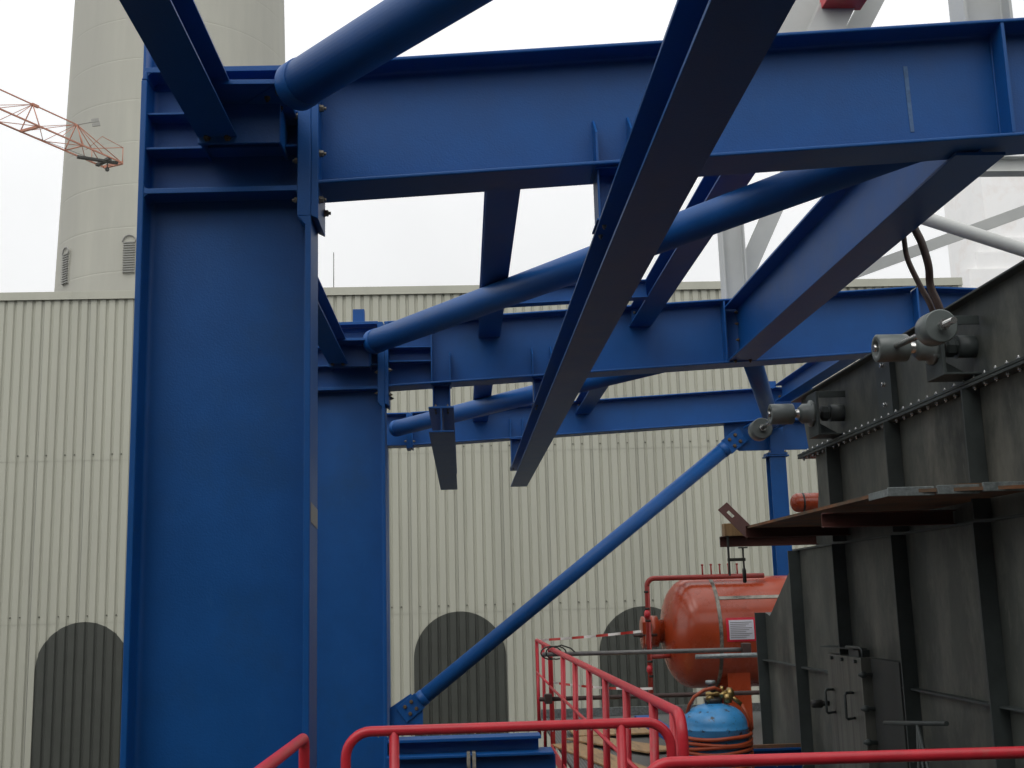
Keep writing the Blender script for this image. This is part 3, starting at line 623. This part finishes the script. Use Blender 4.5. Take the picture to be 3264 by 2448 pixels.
mb = MB(); mb.path([Vector((1.06, 14.9, -1.95))] + arc((1.06, 15.0, -.70), .1, 180, 90, Yv, Z, 6) + arc((1.06, 17.55, -.62), .02, 90, 0, Yv, Z, 3) + [Vector((1.06, 17.57, -1.95))], .026, n=16); mb.build('top_rail', REDR, t)
for y in (16.2,):
    b = MB(); b.tube((1.05, y, -1.95), (1.06, y, -.61), .022, n=14); b.build('post', REDR, t)
b = MB(); b.tube((1.04, 14.9, -1.05), (1.04, 17.5, -1.05), .015, n=12); b.build('mid_rail', REDR, t)

# scaffold tubes laid across
def stube(label, p0, p1, m_, r=.026):
    t = thing('scaffold_tube', (Vector(p0)+Vector(p1))/2, label, 'scaffold tube', 'scaffold tubes between the railing and the duct')
    b = MB(); b.tube(p0, p1, r, n=16); b.build('pipe', m_, t); return t
s1 = stube('upper grey scaffold tube tied to the railing, crossing in front of the orange vessel', (.92, 14.25, -.655), (3.35, 14.0, -.655), SCAF)
b = MB(); b.box(3.26, 3.36, 13.94, 14.06, -.72, -.58); b.build('coupler', SCAFR, s1, bevel=.01)
s2 = stube('lower dark rusty scaffold tube crossing behind the red railing bars', (.87, 14.25, -1.17), (3.6, 14.0, -1.15), SCAFR)
b = MB(); b.box(.93, 1.02, 14.18, 14.32, -1.22, -1.11); b.build('coupler', SCAFR, s2, bevel=.01)
s3 = stube('short bright scaffold tube ending before the vessel, just below the upper grey tube', (2.55, 13.2, -.68), (3.3, 13.2, -.68), ZSTRIP)
b = MB()
for kk in range(2):
    b.path([Vector((1.02+.06*kk, 14.2, -.655)) + Vector((.12*math.cos(a), -.02, .075*math.sin(a)+.02)) for a in [q*math.pi/8 for q in range(0, 14)]], .009, n=6)
b.path([(1.05,14.2,-.58),(1.15,14.2,-.55),(1.26,14.2,-.59),(1.33,14.2,-.66)], .01, n=6)
tag(b.build('tie_wire', BLK), 'black wire loops tying the grey scaffold tube to the far railing', 'wire')

# striped barrier tape
def tape(label, p0, p1, n, sag=.03, w_=.045, start=0):
    mb = MB(); p0, p1 = Vector(p0), Vector(p1); N_ = n*4
    P_ = [p0.lerp(p1, k/N_) - Vector((0,0,sag*4*(k/N_)*(1-k/N_))) for k in range(N_+1)]
    for k in range(N_):
        mb.mi = ((k//4) + start) % 2
        a, b = P_[k], P_[k+1]; tw = .006*math.sin(k*.7); tw2 = .006*math.sin((k+1)*.7)
        h = Vector((0,0,w_/2))
        v = [mb.bm.verts.new(q) for q in (a-h+Vector((0,tw,0)), b-h+Vector((0,tw2,0)), b+h-Vector((0,tw2,0)), a+h-Vector((0,tw,0)))]
        mb.face(v)
    return tag(mb.build('barrier_tape', [TAPW, TAPR], normals=False), label, 'barrier tape', 'red and white barrier tapes')
tape('upper red and white striped tape from the railing corner to the vessel nozzle', (1.07, 17.5, -.60), (2.47, 16.2, -.47), 9, sag=.01, w_=.035)
tape('lower red and white striped tape stretched behind the railing bars', (1.10, 16.0, -1.09), (2.33, 14.95, -1.14), 9, start=0, w_=.03)
tape('short white tape end hanging below the vessel nozzle', (2.36, 15.5, -.50), (2.33, 15.5, -.74), 1, sag=0, w_=.03)

# ---------------------------------------------------------------- orange vessel
VY, VZ, VR = 16.2, -.512, .735
v = thing('pressure_vessel', (4.2, VY, ZF), 'large glossy orange-red pressure vessel lying behind the railing', 'tank')
X_L = 2.69
prof = []
for k in range(0, 13):
    a = math.radians(90*k/12); prof.append((VR*math.sin(a)**.80 if k else 0, .40*(1-math.cos(a))))
prof = [(0, 0)] + prof[1:] + [(VR, 3.4)] + [(VR*math.cos(math.radians(90*k/8)), 3.4 + .36*math.sin(math.radians(90*k/8))) for k in range(1, 9)]
mb = MB(); mb.lathe((X_L, VY, VZ), (1,0,0), prof, n=72); shell = mb.build('shell', ORNG, v)
mb = MB()
for xx in (3.32, 5.0): mb.lathe((xx, VY, VZ), (1,0,0), [(VR-.02,0),(VR+.004,.001),(VR+.004,.05),(VR-.02,.051)], n=72)
an = math.radians(38)
c_ = Vector((3.37, VY - (VR+.002)*math.cos(an), VZ + (VR+.002)*math.sin(an))); mb.bar(c_, c_ + Vector((1.9,0,0)), .05, .012, up=(0,-math.cos(an),math.sin(an))); mb.build('weld_band', WELD, v)
# nozzle with flange
nz = MB(); nz.lathe((X_L+.10, VY, VZ+.03), (-1,0,0), [(.155,0),(.155,.16),(.21,.165),(.21,.215),(.215,.22),(.215,.26),(.14,.265),(.13,.20),(.0,.19)], n=36); nozzle = nz.build('manhole_nozzle', ORNG, v)
nz = MB(); nz.lathe((X_L-.24, VY, VZ+.02), (-1,0,0), [(.215,0),(.215,.035),(.20,.04),(.0,.04)], n=36); nz.bar((X_L-.27, VY-.20, VZ-.12), (X_L-.27, VY-.20, VZ+.16), .05, .05); nz.build('manhole_cover', ORNG, v)
nz = MB(); nz.tube((X_L-.42, VY-.21, VZ-.01), (X_L-.10, VY-.21, VZ-.01), .02, n=8); nz.lathe((X_L-.34, VY-.21, VZ-.01), (1,0,0), [(.035,0),(.035,.04)], n=6, smooth=False); nz.build('clamp_bolt', SCAFR, v)
# data sheet on a red-edged plate, lying on the shell curve
a0 = math.radians(16)
def shell_patch(x0, x1, z0, z1, off, m_, name, parent, n=8):
    mb = MB(); rr = VR + off
    for k in range(n):
        za, zb = z0 + (z1-z0)*k/n, z0 + (z1-z0)*(k+1)/n
        ya, yb = VY - math.sqrt(rr*rr - (za-VZ)**2), VY - math.sqrt(rr*rr - (zb-VZ)**2)
        mb.face([mb.bm.verts.new(p) for p in ((x0,ya,za),(x1,ya,za),(x1,yb,zb),(x0,yb,zb))])
    return mb.build(name, m_, parent, normals=False)
pl0 = shell_patch(3.415, 3.80, -.62, -.315, .006, NOTR, 'notice_frame', v)
shell_patch(3.45, 3.775, -.595, -.345, .010, PAPER, 'notice_sheet', v)
for k in range(9):
    z_ = -.375 - k*.024; shell_patch(3.465, 3.74 - .03*((k*7) % 3), z_-.004, z_+.002, .012, LOUV, 'text_line', v, n=1) if k < 0 else None
mb = MB()
for k in range(9):
    z_ = -.375 - k*.024; rr = VR + .012; y_ = VY - math.sqrt(rr*rr - (z_-VZ)**2)
    mb.box(3.465, 3.75 - .04*((k*7) % 3), y_-.001, y_+.001, z_-.003, z_+.003)
mb.build('printed_lines', SCREWM, v)
for xx in (3.44, 5.6):
    mb = MB(); mb.box(xx, xx+.30, VY-.52, VY-.50, ZF, VZ-.30); mb.box(xx, xx+.30, VY-.52, VY+.52, ZF, ZF+.03); mb.box(xx+.14, xx+.16, VY-.50, VY+.50, ZF+.03, VZ-.55); mb.box(xx, xx+.3, VY+.5, VY+.52, ZF, VZ-.3); mb.build('saddle', ORNG, v)
# pipe loop in front
v2 = thing('vessel_pipework', (2.52, 15.9, ZF), 'thin red-brown pipe rising left of the orange vessel and bending over its top', 'pipe')
yy = 15.85; zt = .225
pts = [Vector((2.44, yy, ZF)), Vector((2.46, yy, zt-.1))] + arc((2.56, yy, zt-.1), .1, 180, 90, (1,0,0), (0,0,1), 6) + [Vector((4.05, yy, zt))]
mb = MB(); mb.path(pts, .034, n=16); mb.build('pipe', ORNP, v2)
for zz in (.05, -.17, -.33, -.86, -1.05):
    b = MB(); b.tube((2.452, yy, zz-.014), (2.452, yy, zz+.014), .037, n=16); b.build('black_band', BLK, v2)
for zz in (-.245, -.96):
    b = MB(); b.lathe((2.452-.05, yy-.02, zz), (1,0,0), [(.03,0),(.055,.02),(.055,.05),(.03,.07)], n=14); b.build('coupling', REDR, v2)
b = MB(); b.tube((2.45, yy, -.80), (2.85, yy+.1, -.80), .03, n=14); b.build('branch_pipe', ORNP, v2)
for k in range(5):
    b = MB(); x = 3.22 + k*.118; b.tube((x, yy, zt), (x, yy, zt+.165+.01*(k%2)), .012, n=8); b.lathe((x, yy, zt+.15), (0,0,1), [(.012,0),(.018,.005),(.018,.02),(.0,.024)], n=8); b.build('upright_pin', ORNP, v2)
# small cylinder
v3 = thing('small_tank', (4.2, 13.6, .9), 'small orange-red horizontal cylinder above the rusty bracket, with a black band', 'tank')
sx, sy, sz, sr = 3.845, 13.6, 1.022, .112
mb = MB(); mb.lathe((sx, sy, sz), (1,0,0), [(0,0)] + [(sr*math.sin(math.radians(a)), .09*(1-math.cos(math.radians(a)))) for a in range(15, 91, 15)] + [(sr, .9), (0, .95)], n=36); mb.build('shell', ORNG, v3)
mb = MB(); mb.lathe((sx+.13, sy, sz), (1,0,0), [(sr-.01,0),(sr+.003,.001),(sr+.003,.022),(sr-.01,.023)], n=36); mb.build('black_band', BLK, v3)
mb = MB(); mb.box(4.3, 4.4, sy-.05, sy+.05, ZF, sz-.08); mb.build('stand', ORNP, v3)

# ---------------------------------------------------------------- gas bottle
bx, by, br = 1.385, 6.72, .181
gb = thing('gas_bottle', (bx, by, ZF), 'scuffed light blue gas bottle with brass regulator behind the railing corner', 'gas bottle')
ztp = -.60
mb = MB(); mb.lathe((bx, by, 0), (0,0,1), [(br-.02,ZF),(br-.02,ZF+.04),(br,ZF+.06),(br,-.742),(br+.003,-.738),(br+.003,-.732),(br,-.728),(br-.001,-.705),(br-.006,-.685),(br-.018,-.662),(br-.038,-.642),(br-.065,-.625),(br-.098,-.612),(br-.13,-.604),(.045,-.600)], n=64); mb.build('body', BOTT, gb)
mb = MB(); mb.lathe((bx, by, -.605), (0,0,1), [(.048,0),(.052,.03),(.045,.032),(.02,.034),(.018,.075),(.026,.08),(.026,.10),(.01,.102)], n=20); mb.build('neck_ring', BLK, gb)
mb = MB(); mb.lathe((bx-.01, by, -.500), (0,0,1), [(.012,-.05),(.012,0),(.028,.002),(.03,.012),(.028,.022),(0,.024)], n=10); mb.build('valve_wheel', ZSTRIP, gb)
mb = MB(); mb.tube((bx-.04, by, -.555), (bx+.115, by-.02, -.548), .017, n=12); mb.lathe((bx+.03, by-.01, -.552), (1,0,0), [(.027,0),(.027,.022)], n=6, smooth=False)
mb.lathe((bx+.07, by-.015, -.55), (1,0,-.1), [(.02,0),(.034,.008),(.034,.03),(.02,.04)], n=18); mb.tube((bx+.07, by-.03, -.55), (bx+.078, by-.03, -.60), .022, n=12); mb.lathe((bx-.025, by-.02, -.575), (0,-1,0), [(.022,0),(.022,.02),(0,.021)], n=14)
mb.tube((bx+.09, by-.02, -.56), (bx+.15, by-.03, -.61), .012, n=10); mb.tube((bx+.045, by-.02, -.54), (bx+.05, by-.02, -.51), .012, n=8); mb.build('regulator', BRASS, gb)
hs_ = MB(); pts = [Vector((bx+.15, by-.03, -.61)), Vector((bx+.175, by-.04, -.66)), Vector((bx+.190, by-.05, -.70)), Vector((bx+.20, by-.02, -.745))]
turns = 8.0; N_ = 320
for k in range(N_+1):
    a = 2*math.pi*turns*k/N_ ; f = k/N_
    z_ = -.765 - f*.20 + .006*math.sin(2*a + f*17) * (1 if k > 8 else 0) - .007*math.sin(a) + .006*math.sin(f*31)
    pts.append(Vector((bx + (br+.014+.003*math.sin(3*a))*math.cos(a), by - (br+.014)*math.sin(a), z_)))
hs_.path(pts, .0105, n=8)
hs_.path([Vector((bx-.01+.05, by-.03, -.535)), Vector((bx+.0, by-.05, -.515)), Vector((bx-.06, by-.06, -.525)), Vector((bx-.115, by-.05, -.56)), Vector((bx-.14, by-.03, -.605)), Vector((bx-.148, by+.02, -.66)), Vector((bx-.15, by+.1, -.72))], .0105, n=8)
tag(hs_.build('gas_hose', HOSEM), 'orange rubber hose wound in coils round the blue gas bottle', 'hose')

# ---------------------------------------------------------------- plywood boards
def board(label, cx, cy, lx, ly, ang, z0, tilt=0, th=.02):
    mb = MB(); R_ = Matrix.Rotation(math.radians(ang), 3, 'Z') @ Matrix.Rotation(math.radians(tilt), 3, 'X')
    P_ = [Vector((sx*lx/2, sy*ly/2, 0)) for sx, sy in ((-1,-1),(1,-1),(1,1),(-1,1))]
    mb.prism([R_ @ p + Vector((cx, cy, z0)) for p in P_], R_ @ Vector((0,0,th)))
    return tag(mb.build('plywood_board', WOOD, bevel=.002), label, 'board', 'wet plywood boards on the grating')
board('long plywood board lying nearest the railing bars, pointing towards the viewer', 1.50, 13.2, .36, 3.0, 12, ZF+.005)
board('plywood sheet lying highest, across the back of the board pile', 1.98, 15.6, 1.3, .9, 4, ZF+.055, 2)
board('plywood board with a pointed corner at the right of the board pile', 1.80, 14.3, .45, 1.7, 28, ZF+.03)
mb = MB(); mb.box(1.12, 5, 18.04, 18.08, ZF+.004, ZF+.12); tag(mb.build('edge_plate', ZSTRIP), 'thin galvanised edge strip at the back of the grating floor', 'edge strip')

# ---------------------------------------------------------------- grey duct at right
FX = 2.90
du = thing('steel_duct', (5.0, 8.0, -4), 'big dark grey ribbed steel duct filling the right side', 'duct')
YN = 4.7
def yz(poly, x, th=-.0): return [(x, y, z) for y, z in poly]
mb = MB(); mb.prism(yz([(YN, -4), (11.40, -4), (11.40, -.19), (11.22, -.22), (10.30, .25), (10.16, .30), (10.16, .36), (YN, .36)], FX), (3.6, 0, 0)); mb.build('lower_casing', DUCT, du)
mb = MB(); mb.prism(yz([(YN, .363), (9.62, .363), (9.60, .55), (9.48, .66), (9.43, .80), (9.43, 1.09), (YN, 1.09)], FX+.005), (3.6, 0, 0)); mb.build('middle_casing', DUCT, du)
mb = MB(); mb.prism(yz([(YN, 1.132), (9.62, 1.132), (9.75, 1.52), (9.75, 1.60), (YN, 1.60)], FX+.012), (3.6, 0, 0)); mb.build('upper_casing', DUCT, du)
mb = MB(); mb.box(FX-.075, FX+3.7, YN, 9.68, 1.113, 1.13); mb.box(FX-.075, FX+3.7, YN, 9.68, 1.092, 1.109); mb.build('bolted_flange', RIBM, du, bevel=.002)
mb = MB(); mb.box(FX-.05, FX+3.7, YN, 9.84, 1.60, 1.612); mb.build('top_flange', RIBM, du, bevel=.002)
mb = MB(); mb.box(FX-.03, FX+3.6, YN, 10.2, .348, .362); mb.build('casing_seam', RIBM, du)
y = 9.6; k = 0
while y > 5.5:
    bolt(du, (FX-.045, y, 1.13), 'Z', 1, .012, SHINE); bolt(du, (FX-.045, y, 1.092), 'Z', -1, .012, SHINE); y -= .133
def rib(y, z0, z1, dep=.10):
    b = MB(); b.box(FX-dep, FX+.004, y, y+.014, z0, z1); b.box(FX-dep-.001, FX-dep+.002, y-.002, y+.016, z0, z1); return b.build('rib', RIBM, du, bevel=.002)
for y in (5.05, 6.35, 7.61, 8.86, 10.08): rib(y, -4, .346)
rib(11.39, -4, -.19)
for y in (5.03, 6.33, 7.56, 8.82): rib(y, .364, 1.089)
b = MB(); b.box(FX-.03, FX+.01, 7.56, 7.82, 1.142, 1.598); b.build('joint_strip', RIBM, du)
for zz in (1.22, 1.36, 1.49): bolt(du, (FX-.03, 7.68, zz), 'X', -1, .016, SHINE, stud=False)
for (ya, yb) in ((6.37, 7.60), (7.63, 7.75), (9.15, 10.07), (10.10, 11.38), (5.07, 6.34)):
    b = MB(); b.box(FX-.06, FX+.003, ya, yb, -.640, -.628); b.build('horizontal_rib', RIBM, du)
# access door
b = MB(); b.box(2.78, FX+.002, 8.35, 9.13, -1.75, -.475); dr = b.build('access_door', DOORM, du, bevel=.004)
def handle(p, w_, h_, par):
    b = MB(); x = p[0]; b.path([(x, p[1]+.07, p[2]), (x-.075, p[1], p[2]+.005), (x-.085, p[1], p[2]-.01), (x-.085, p[1], p[2]-h_+.01), (x-.075, p[1], p[2]-h_), (x, p[1]+.07, p[2]-h_)], .010, n=8); return b.build('door_handle', RIBM, par)
handle((2.78, 8.95, -.735), .1, .165, dr); handle((2.78, 8.49, -.725), .1, .175, dr)
for zz in (-.585, -.815, -1.04):
    b = MB(); b.lathe((2.80, 8.30, zz), (-1,.15,0), [(.02,-.06),(.014,0),(.024,.01),(.024,.03),(.008,.06)], n=8); b.build('swing_bolt', RIBM, dr)
for yy in (8.98, 8.74, 8.44):
    b = MB(); b.lathe((2.78, yy, -.50), (-1,0,0), [(.014,0),(.014,.02)], n=6, smooth=False); b.build('bolt', RIBM, dr)
b = MB(); b.lathe((2.80, 9.22, -.855), (-1,0,.0), [(.02,0),(.02,.05),(.032,.06),(.032,.13),(.022,.14)], n=10); b.build('knob', BLK, dr)
b = MB(); b.prism([(2.74, 9.15, -.425), (2.90, 9.2, -.425), (2.90, 8.55, -.425), (2.80, 8.55, -.425)], (0,0,.008)); b.box(2.82, FX, 8.5, 8.72, -.475, -.427); b.build('hood_plate', RIBM, dr)
b = MB(); b.path([(2.80, 8.70, -.41), (2.80, 8.40, -.405), (2.80, 8.36, -.415), (2.80, 8.35, -.47)], .011, n=8); b.build('hood_handle', RIBM, dr)
b = MB(); b.box(2.835, FX+.002, 7.76, 8.30, -1.75, -.475); b.build('side_casing', DARKBOX, du, bevel=.004)
# T handle on a stand in front of the duct
t = thing('tee_handle_stand', (2.70, 7.2, ZF), 'dark steel T-handle on a thin leg frame in front of the duct, lower right', 'handle')
b = MB(); b.tube((2.62, 7.50, -.825), (2.66, 6.62, -.742), .014, n=10); b.build('cross_bar', RIBM, t)
b = MB(); b.tube((2.64, 7.0, -.775), (2.68, 7.25, ZF), .010, n=8); b.tube((2.64, 7.0, -.775), (2.68, 7.0, ZF), .008, n=8); b.tube((2.64, 7.0, -.775), (2.7, 6.75, ZF), .010, n=8); b.build('leg', RIBM, t)

# ---------------------------------------------------------------- weighted levers
def lever(label, hub, wdir, wlen, s=1.0, far=False):
    hub = Vector(hub); t = thing('weighted_lever', hub, label, 'weighted lever', 'counterweight levers on the duct side')
    b = MB(); b.lathe(hub, (-1,0,0), [(.075*s,-.085*s),(.078*s,-.08*s),(.078*s,.085*s),(.072*s,.09*s),(.045*s,.09*s),(.043*s,.075*s),(.0,.073*s)], n=40); b.build('hub', LEVM, t)
    b = MB(); b.tube(hub+Vector((-.075*s,0,0)), hub+Vector((-.105*s,0,0)), .022*s, n=6); b.tube(hub, (FX-.02, hub.y, hub.z), .032*s, n=20); b.build('shaft', STEEL, t)
    wd = Vector(wdir).normalized(); wc = hub + wd*wlen
    b = MB(); b.tube(hub + wd*.05, wc + wd*(.22*s if not far else .10*s), .017*s, n=16); b.lathe(wc + wd*(.085*s if not far else -.10*s), wd*(1 if not far else 1), [(.03*s,0),(.03*s,.03*s)], n=6, smooth=False); b.build('arm_rod', STEEL, t)
    b = MB(); R_ = .086*s; b.lathe(wc, wd, [(R_-.006,-.07*s),(R_,-.065*s),(R_,.06*s),(R_-.006,.065*s)], n=48); b.build('counterweight', LEVM, t)
    b = MB(); y, z_ = hub.y, hub.z
    b.lathe((hub.x+.16, y, z_), (1,0,0), [(.05,-.03),(.075,0),(.075,.05),(.10,.055),(.10,.075),(.055,.08)], n=28)
    b.build('bearing_housing', LEVM, t)
    b = MB(); b.box(hub.x+.235, hub.x+.255, y-.12, y+.12, z_-.17, z_+.15); b.box(hub.x+.235, FX, y-.12, y+.12, z_-.18, z_-.168); b.box(hub.x+.255, FX, y-.13, y-.12, z_+.10, z_+.15); b.prism([(hub.x+.255, y+.02, z_-.168), (FX, y+.02, z_-.168), (hub.x+.255, y+.02, z_-.05)], (0,.015,0)); b.build('bearing_bracket', RIBM, t, bevel=.003)
    b = MB(); b.lathe((hub.x+.30, y, z_), (1,0,0), [(.045,0),(.06,.01),(.06,.05),(.045,.06),(.045,.09)], n=8, smooth=False); b.lathe((hub.x+.37, y, z_), (1,0,0), [(.065,0),(.065,.16)], n=24); b.build('stuffing_box', RIBM, t)
    for dy in (-.07, .07):
        for dz in (-.06, .06): bolt(t, (hub.x+.235, y+dy, z_+dz), 'X', -1, .012, LEVM)
    return t
lever('larger near weighted lever with a thick disc counterweight and rod end, on the upper duct', (2.44, 6.37, 1.336), (.0, -1, -.05), .63, s=1.0)
lever('far weighted lever whose disc counterweight sits left of its hub, before the far girder', (2.44, 8.70, 1.328), (0, 1, -.035), .66, s=1.0, far=True)

# ---------------------------------------------------------------- rusty bracket platform on the duct
pf = thing('bracket_platform', (2.5, 7.5, .3), 'rusty plate platform on red-brown brackets, sticking out from the duct', 'platform')
mb = MB(); mb.prism([(2.16, 5.86, .475), (FX-.004, 5.72, .475), (FX-.004, 9.2, .475), (2.13, 8.9, .475)], (0,0,.018)); mb.build('rusty_plate', RUSTM, pf)
mb = MB(); mb.prism([(2.155, 5.855, .46), (2.39, 5.85, .46), (2.39, 5.83, .46), (2.155, 5.835, .46)], (0,0,.045)); mb.box(2.395, 2.61, 5.80, 5.825, .462, .507); mb.box(2.615, 2.89, 5.76, 5.785, .468, .513); mb.box(2.15, 2.158, 5.84, 6.12, .46, .497); mb.build('zinc_edge_strip', ZSTRIP, pf, bevel=.002)
mb = MB(); mb.box(2.30, 2.62, 6.05, 6.5, .496, .514); mb.box(2.55, 2.88, 5.9, 6.6, .500, .522); mb.build('loose_board', RUSTM, pf)
def brk(p0, p1, H=.085): 
    b = MB(); b.channel(p0, p1, H, .05, .007, flip=1); return b.build('bracket_arm', RUSTP, pf, bevel=.002)
brk((2.11, 6.84, .405), (FX, 6.84, .405)); brk((2.10, 9.57, .415), (FX, 9.57, .415)); brk((2.12, 8.75, .45), (FX, 8.75, .45), .09)
pa, pb = Vector((2.165, 8.75, .425)), Vector((1.985, 8.88, .655)); dd = (pb-pa).normalized(); nn = dd.cross(Vector((0,1,0))).normalized()
b = MB(); L_ = (pb-pa).length
for off, a0_, a1_, ww in ((-.029, 0, 1, .034), (.029, 0, 1, .034), (0, 0, .62, .026), (0, .82, 1, .026)): b.bar(pa + dd*L_*a0_ + nn*off, pa + dd*L_*a1_ + nn*off, ww, .007, up=(0,1,0))
b.build('upturned_bracket_end', RUSTP, pf)
b = MB(); b.box(2.13, 2.30, 9.5, 9.6, .46, .56); b.build('wood_packer', WOOD, pf)
t = thing('screw_clamp', (2.2, 9.5, .1), 'black screw clamp hanging from the end of the lowest rusty bracket', 'clamp')
b = MB(); b.bar((2.155, 9.52, .14), (2.155, 9.52, .53), .012, .03, up=(0,1,0)); b.build('bar', DARKM, t)
b = MB(); b.box(2.145, 2.29, 9.51, 9.53, .255, .28); b.build('jaw', DARKM, t); b = MB(); b.box(2.14, 2.19, 9.51, 9.53, .50, .53); b.build('jaw', DARKM, t); b = MB(); b.tube((2.275, 9.52, .10), (2.275, 9.52, .36), .008, n=8); b.box(2.24, 2.31, 9.50, 9.54, .357, .367); b.build('spindle', DARKM, t)
b = MB(); b.lathe((2.275, 9.52, .08), (0,0,1), [(.010,0),(.016,.01),(.016,.10),(.010,.12)], n=10); b.build('grip', BLK, t)

# brown sling hanging from the ridge-side beam down to the lever
def P3(x, y, z): return Vector((x, y, z))
mb = MB()
def spline(P_, n=6):
    P_ = [P_[0]] + P_ + [P_[-1]]; o = []
    for a, b, c, d in zip(P_, P_[1:], P_[2:], P_[3:]):
        for k in range(n):
            t = k/n; o.append(.5*((2*b) + (c-a)*t + (2*a-5*b+4*c-d)*t*t + (3*b-a-3*c+d)*t**3))
    return o + [P_[-1]]
mb.path(spline([P3(3.25,8.08,2.64), P3(3.25,8.06,2.516), P3(3.25,8.03,2.344), P3(3.25,7.87,2.116), P3(3.25,7.70,1.903), P3(3.25,7.62,1.70)]), .020, n=8)
mb.path(spline([P3(3.27,7.90,2.66), P3(3.26,7.88,2.532), P3(3.26,7.78,2.384), P3(3.26,7.70,2.192), P3(3.26,7.70,2.044), P3(3.27,7.62,1.885), P3(3.28,7.56,1.70)]), .028, n=8)
tag(mb.build('lifting_sling', CABLEM), 'dark brown lifting sling hanging from the slanting blue beam to the duct top', 'sling')

# ---------------------------------------------------------------- pale grey steelwork above and beyond
GW = 'pale grey steel members beyond the roof'
def wmember(name, label, p0, p1, H, B, up=(0,0,1), tw=.012, tf=.018, kind='i'):
    mb = MB()
    if kind == 'i': mb.ibeam(p0, p1, H, B, tw, tf, up=up)
    elif kind == 'bar': mb.bar(p0, p1, B, H, up=up)
    else: mb.tube(p0, p1, H/2, n=24)
    t = thing(name, Vector(p0), label, 'steel member', GW); mb.build('beam_section', WHITE, t, bevel=.002); return t
wmember('pale_column', 'pale grey steel post standing on the nearest girder at the top right corner', (3.16, 6.37, 3.27), (3.16, 6.37, 6.2), .29, .20, up=(1,0,0))
wmember('pale_column', 'pale grey steel post rising from the middle girder beside the slanting blue beam', (3.08, 12.52, 3.19), (3.08, 12.52, 9.5), .26, .2, up=(1,0,0))
wmember('pale_diagonal', 'pale grey diagonal strut leaning right from the post on the middle girder', (3.2, 12.9, 3.40), (4.25, 12.9, 5.5), .16, .2, up=(0,1,0))
wmember('pale_beam', 'pale grey horizontal beam end at the right edge below the nearest girder', (7.7, 16, 6.05), (16, 16, 6.02), .24, .24)
wmember('pale_pipe_brace', 'round grey brace pipe sloping down to the right edge', (5.4, 16, 5.76), (10.4, 16, 3.99), .20, 0, kind='tube')
wmember('pale_flat_brace', 'flat grey brace bar rising to the right edge, crossing the round pipe', (5.2, 17, 4.45), (11.4, 17, 6.60), .17, .03, kind='bar')
wmember('pale_beam', 'small piece of pale beam seen between the tube and the slanting blue beam', (4.9, 16.2, 5.72), (7.4, 16.2, 6.42), .22, .2)
q1 = wmember('pale_diagonal', 'wide pale diagonal at the top, half hidden by the long hanging beam', (2.9, 10, 4.72), (3.75, 10, 6.1), .10, .26, up=(0,1,0), kind='bar')
q2 = wmember('pale_diagonal', 'middle pale diagonal at the top, with the red block on it', (3.25, 9.8, 4.75), (3.85, 9.8, 5.9), .24, .30, up=(0,1,0))
q3 = wmember('pale_diagonal', 'right pale diagonal at the top beside the red block', (3.62, 10.2, 4.85), (4.25, 10.2, 5.95), .14, .20, up=(0,1,0))
t = thing('red_block', (3.55, 9.6, 5.2), 'dark red steel block clamped on the pale diagonals at the top right', 'steel block')
mb = MB(); R_ = Matrix.Rotation(math.radians(-3), 3, 'Y')
mb.box(3.34, 3.71, 9.45, 9.72, 5.18, 5.29); mb.build('block', REDR, t, bevel=.006)
mb = MB(); mb.box(3.37, 3.69, 9.40, 9.60, 5.293, 5.5); mb.build('upper_plate', WHITE, t, bevel=.004)

# ---------------------------------------------------------------- damp air
mb = MB(); mb.box(-900, 900, -150, 1420, -16.5, 480)
hz = mb.build('haze', []); hz['kind'] = 'stuff'
HM = bpy.data.materials.new('damp_air'); HM.use_nodes = True; t_ = HM.node_tree; t_.nodes.clear()
o_ = N(t_, 'ShaderNodeOutputMaterial'); v_ = N(t_, 'ShaderNodeVolumePrincipled'); t_.links.new(v_.outputs[0], o_.inputs['Volume'])
v_.inputs['Color'].default_value = (0.98, 0.985, 0.99, 1); v_.inputs['Density'].default_value = 0.0003; v_.inputs['Anisotropy'].default_value = 0.2
hz.data.materials.append(HM)
